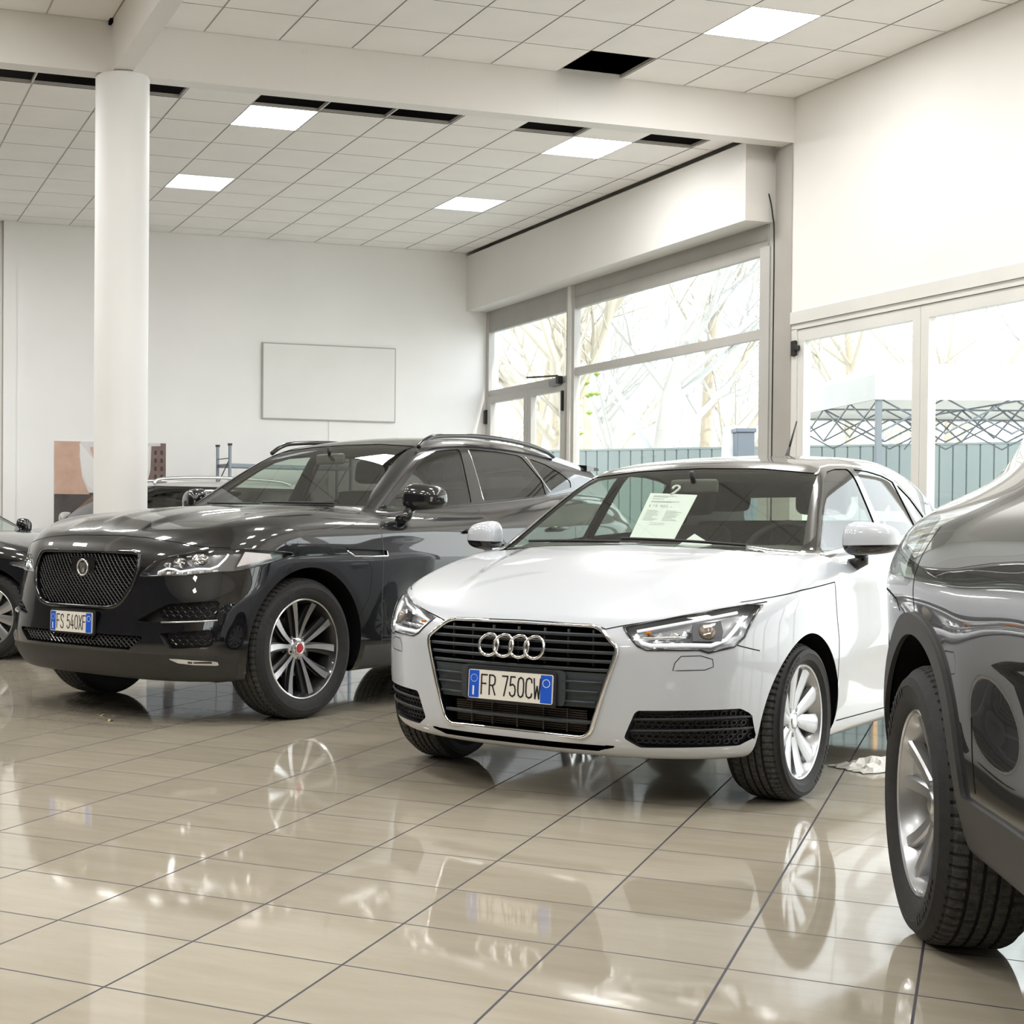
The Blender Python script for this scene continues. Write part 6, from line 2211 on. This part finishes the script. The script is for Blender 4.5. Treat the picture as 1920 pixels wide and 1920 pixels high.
# ------------------------------------------------------------------ loose papers and crumpled sheets
def papers(Bw):
    x0, y0, yaw = 3.176, 5.279, 3.711
    c, s = math.cos(yaw), math.sin(yaw)
    W = lambda p: (x0 + c * p[0] - s * p[1], y0 + s * p[0] + c * p[1], p[2])
    PAPER = mat('paper_white', (.84, .84, .83), .6)
    # hanging price sheet behind the glass
    pts = PRICE
    tl, tr, br, bl = [np.array(p) for p in pts]

    def S(u, v, e=0.):
        p = (tl * (1 - u) + tr * u) * (1 - v) + (bl * (1 - u) + br * u) * v
        return W(tuple(p + np.array([e, 0, e * .4])))
    sh = empty('price_sheet', W(tuple((tl + br) / 2)), 0, 'white price sheet on a hook behind the windscreen of the white hatchback', 'price sheet')
    inv = np.array(W(tuple((tl + br) / 2)))
    loc = lambda p: tuple(np.array(p) - inv)
    mb = MB()
    for e in (0., -.0015):
        mb.add([loc(S(u, v, e)) for u, v in ((0, 0), (1, 0), (1, 1), (0, 1))], [(0, 1, 2, 3)])
    mb.build('sheet', PAPER, sh)
    hk = MB()
    T = []
    for a in np.linspace(-.3 * PI, 1.15 * PI, 14):
        T.append((.5 + .07 * math.cos(a), -.13 - .05 * math.sin(a)))
    T = [(.46, .02), (.52, -.04)] + T[1:]
    hk.tube([loc(S(u, v, .002)) for u, v in T], .006, 6)
    hk.build('sheet_hook', WHITEG, sh, True)
    ink = MB()
    P = lambda u, v: loc(S(u, v, .0012))
    L = lambda x, z: P(x, z)

    def word(txt, u, v, h, w, th):
        for ch in txt:
            if ch == ' ': u += w; continue
            for line in GL[ch]:
                Q = [np.array((u + a * w / .62 * .8, v - b * h)) for a, b in line]
                for a, b in zip(Q, Q[1:]):
                    d = b - a; l = np.linalg.norm(d) + 1e-9; n = np.array([-d[1], d[0]]) / l * th / 2
                    ink.add([P(*(a + n)), P(*(a - n)), P(*(b - n)), P(*(b + n))], [(0, 1, 2, 3)])
            u += w * 1.12
    word('e', .10, .30, .05, .05, .006)
    word('19.900,-', .18, .30, .05, .05, .006)
    rr = random.Random(3)
    for v, u0, u1 in ((.05, .10, .60), (.075, .10, .42), (.12, .10, .36), (.17, .10, .72), (.19, .10, .55)):
        ink.add([P(u0, v), P(u1, v), P(u1, v + .006), P(u0, v + .006)], [(0, 1, 2, 3)])
    for col in (.10, .52):
        for k in range(9):
            v = .37 + k * .026; w = rr.uniform(.18, .34)
            ink.add([P(col, v), P(col + w, v), P(col + w, v + .005), P(col, v + .005)], [(0, 1, 2, 3)])
    for k in range(2):
        v = .64 + k * .03; ink.add([P(.3, v), P(.62, v), P(.62, v + .004), P(.3, v + .004)], [(0, 1, 2, 3)])
    ink.build('printed_text', mat('grey_print', (.30, .30, .30), .6), sh)
    # folded paper on the dashboard
    f = [(-.425, .13, .952), (-.43, .21, .946), (-.465, .28, .965), (-.535, .172, 1.012)]
    o = MB().add([W(p) for p in f], [(0, 1, 3), (1, 2, 3)]).add([W((p[0] - .002, p[1], p[2] - .001)) for p in f], [(0, 3, 1), (1, 3, 2)]).build('folded_paper', PAPER)
    tag(o, 'folded white paper lying on the dashboard of the white hatchback', 'paper')
    # pale crumpled sheets low on the floor
    rs = np.random.default_rng(5)
    for nm, cx, cy, w, d, h, lab in (('crumpled_sheet', 4.46, 5.13, .20, .13, .05, 'crumpled pale sheet on the floor behind the front wheel of the white car'), ('crumpled_sheet', 4.16, 5.30, .11, .08, .03, 'smaller crumpled pale piece close to the white car sill')):
        V, F = [], []
        n = 14
        for i in range(n + 1):
            for j in range(n + 1):
                u, v = i / n * 2 - 1, j / n * 2 - 1
                e = max(0, 1 - u * u) * max(0, 1 - v * v)
                V.append((cx + w * u * (.8 + .2 * rs.random()), cy + d * v * (.8 + .2 * rs.random()), .004 + h * e * rs.random()))
        for i in range(n):
            for j in range(n): F.append((i * (n + 1) + j, (i + 1) * (n + 1) + j, (i + 1) * (n + 1) + j + 1, i * (n + 1) + j + 1))
        m = mat('crumple_pale', (.78, .76, .72), .25)
        o = mk(nm, V, F, m)
        md = o.modifiers.new('thick', 'SOLIDIFY'); md.thickness = .001
        tag(o, lab, 'plastic film')
    # dry leaves
    for k, (x, y) in enumerate(LEAVES):
        V = [(math.cos(a) * (.022 + .008 * math.sin(3 * a)), math.sin(a) * .013, .004 + .006 * math.cos(2 * a)) for a in np.linspace(0, 2 * PI, 9)[:-1]]
        o = mk('dry_leaf', V + [(0, 0, .003)], [(i, (i + 1) % 8, 8) for i in range(8)], mat('leaf_tan', (.45, .40, .22), .8))
        o.location = (x, y, 0); o.rotation_euler = (0, 0, k * 1.7)
        tag(o, LEAFL[k], 'leaf')


def lights():
    w = bpy.data.worlds.new('world'); SC.world = w; w.use_nodes = True
    nt = w.node_tree
    bg = nt.nodes['Background']
    tc = nt.nodes.new('ShaderNodeTexCoord'); sp = nt.nodes.new('ShaderNodeSeparateXYZ'); rp = nt.nodes.new('ShaderNodeValToRGB')
    nt.links.new(tc.outputs['Generated'], sp.inputs[0]); nt.links.new(sp.outputs['Z'], rp.inputs['Fac']); nt.links.new(rp.outputs[0], bg.inputs['Color'])
    rp.color_ramp.elements[0].color = (1, .99, .97, 1); rp.color_ramp.elements[1].color = (.72, .84, 1, 1)
    bg.inputs['Strength'].default_value = SKY
    s = bpy.data.lights.new('sun', 'SUN'); s.energy = SUN; s.angle = .01; s.color = (1, .96, .88)
    o = bpy.data.objects.new('sun', s); COL.objects.link(o)
    o.rotation_euler = Vector((-.16, .75, -.64)).to_track_quat('-Z', 'Y').to_euler()
    SC.view_settings.view_transform = 'Standard'; SC.view_settings.look = 'None'
    SC.view_settings.exposure = EXPO; SC.view_settings.gamma = 1
    SC.view_settings.use_curve_mapping = False
    cy = SC.cycles
    cy.max_bounces = 14; cy.diffuse_bounces = 6; cy.glossy_bounces = 6; cy.transmission_bounces = 8; cy.transparent_max_bounces = 16
    cy.caustics_reflective = False; cy.caustics_refractive = False
    cy.use_denoising = True
    cy.sample_clamp_indirect = 8


SKY, SUN, EXPO = 1.15, 1.0, 1.7
def make_camera():
    f, cx, cy, pitch, roll = 2686.5, 461.8, 1032.0, -.0142, .0066
    AC = math.radians(-17.08)
    c, s = math.cos(roll), math.sin(roll); cp, sp = math.cos(pitch), math.sin(pitch)
    right0, up0, fwd = np.array([1, 0, 0.]), np.array([0, -sp, cp]), np.array([0, cp, sp])
    R = c * right0 + s * up0
    U = -s * right0 + c * up0
    room = lambda r: Vector((r[0] * math.cos(AC) - r[1] * math.sin(AC), r[0] * math.sin(AC) + r[1] * math.cos(AC), r[2]))
    R, U, Fw = room(R), room(U), room(fwd)
    cam = bpy.data.cameras.new('camera'); o = bpy.data.objects.new('camera', cam); COL.objects.link(o)
    M = Matrix(((R.x, U.x, -Fw.x, 0), (R.y, U.y, -Fw.y, 0), (R.z, U.z, -Fw.z, 1.015), (0, 0, 0, 1)))
    o.matrix_world = M
    cam.sensor_width = 36; cam.sensor_fit = 'HORIZONTAL'
    cam.lens = f * 36 / 1920
    cam.shift_x = (960 - cx) / 1920
    cam.shift_y = (cy - 960) / 1920
    cam.clip_start = .05; cam.clip_end = 300
    SC.camera = o
    return o
PRICE = [(-.864, -.184, 1.202), (-.843, .053, 1.190), (-.488, .096, .980), (-.491, -.116, .982)]
LEAVES = [(1.531, 7.668), (1.541, 7.441), (3.06, 3.05)]
LEAFL = ['tiny pale leaf on the floor in front of the black car, the farther of two', 'tiny pale leaf on the floor in front of the black car, the nearer of two', 'tiny pale scrap on the floor by the front right tyre']
make_camera()
build_room()
build_outside()
rootA, BA = white_hatchback()
rootB, BB = black_suv()
rootC, BC = dark_crossover()
rootD, BD = back_car('saloon_car', (1.865, 11.855, math.radians(322)), 'dark low saloon car half cut off by the left edge', PB, PB, 'saloon')
rootE, BE = back_car('compact_car', (2.22, 14.35, math.radians(192)), 'dark compact car with pale roof, parked behind the round column', PB, mat('roof_pale_grey', (.45, .45, .43), .3, coat=1.), 'hatch')
papers(None)
lights()
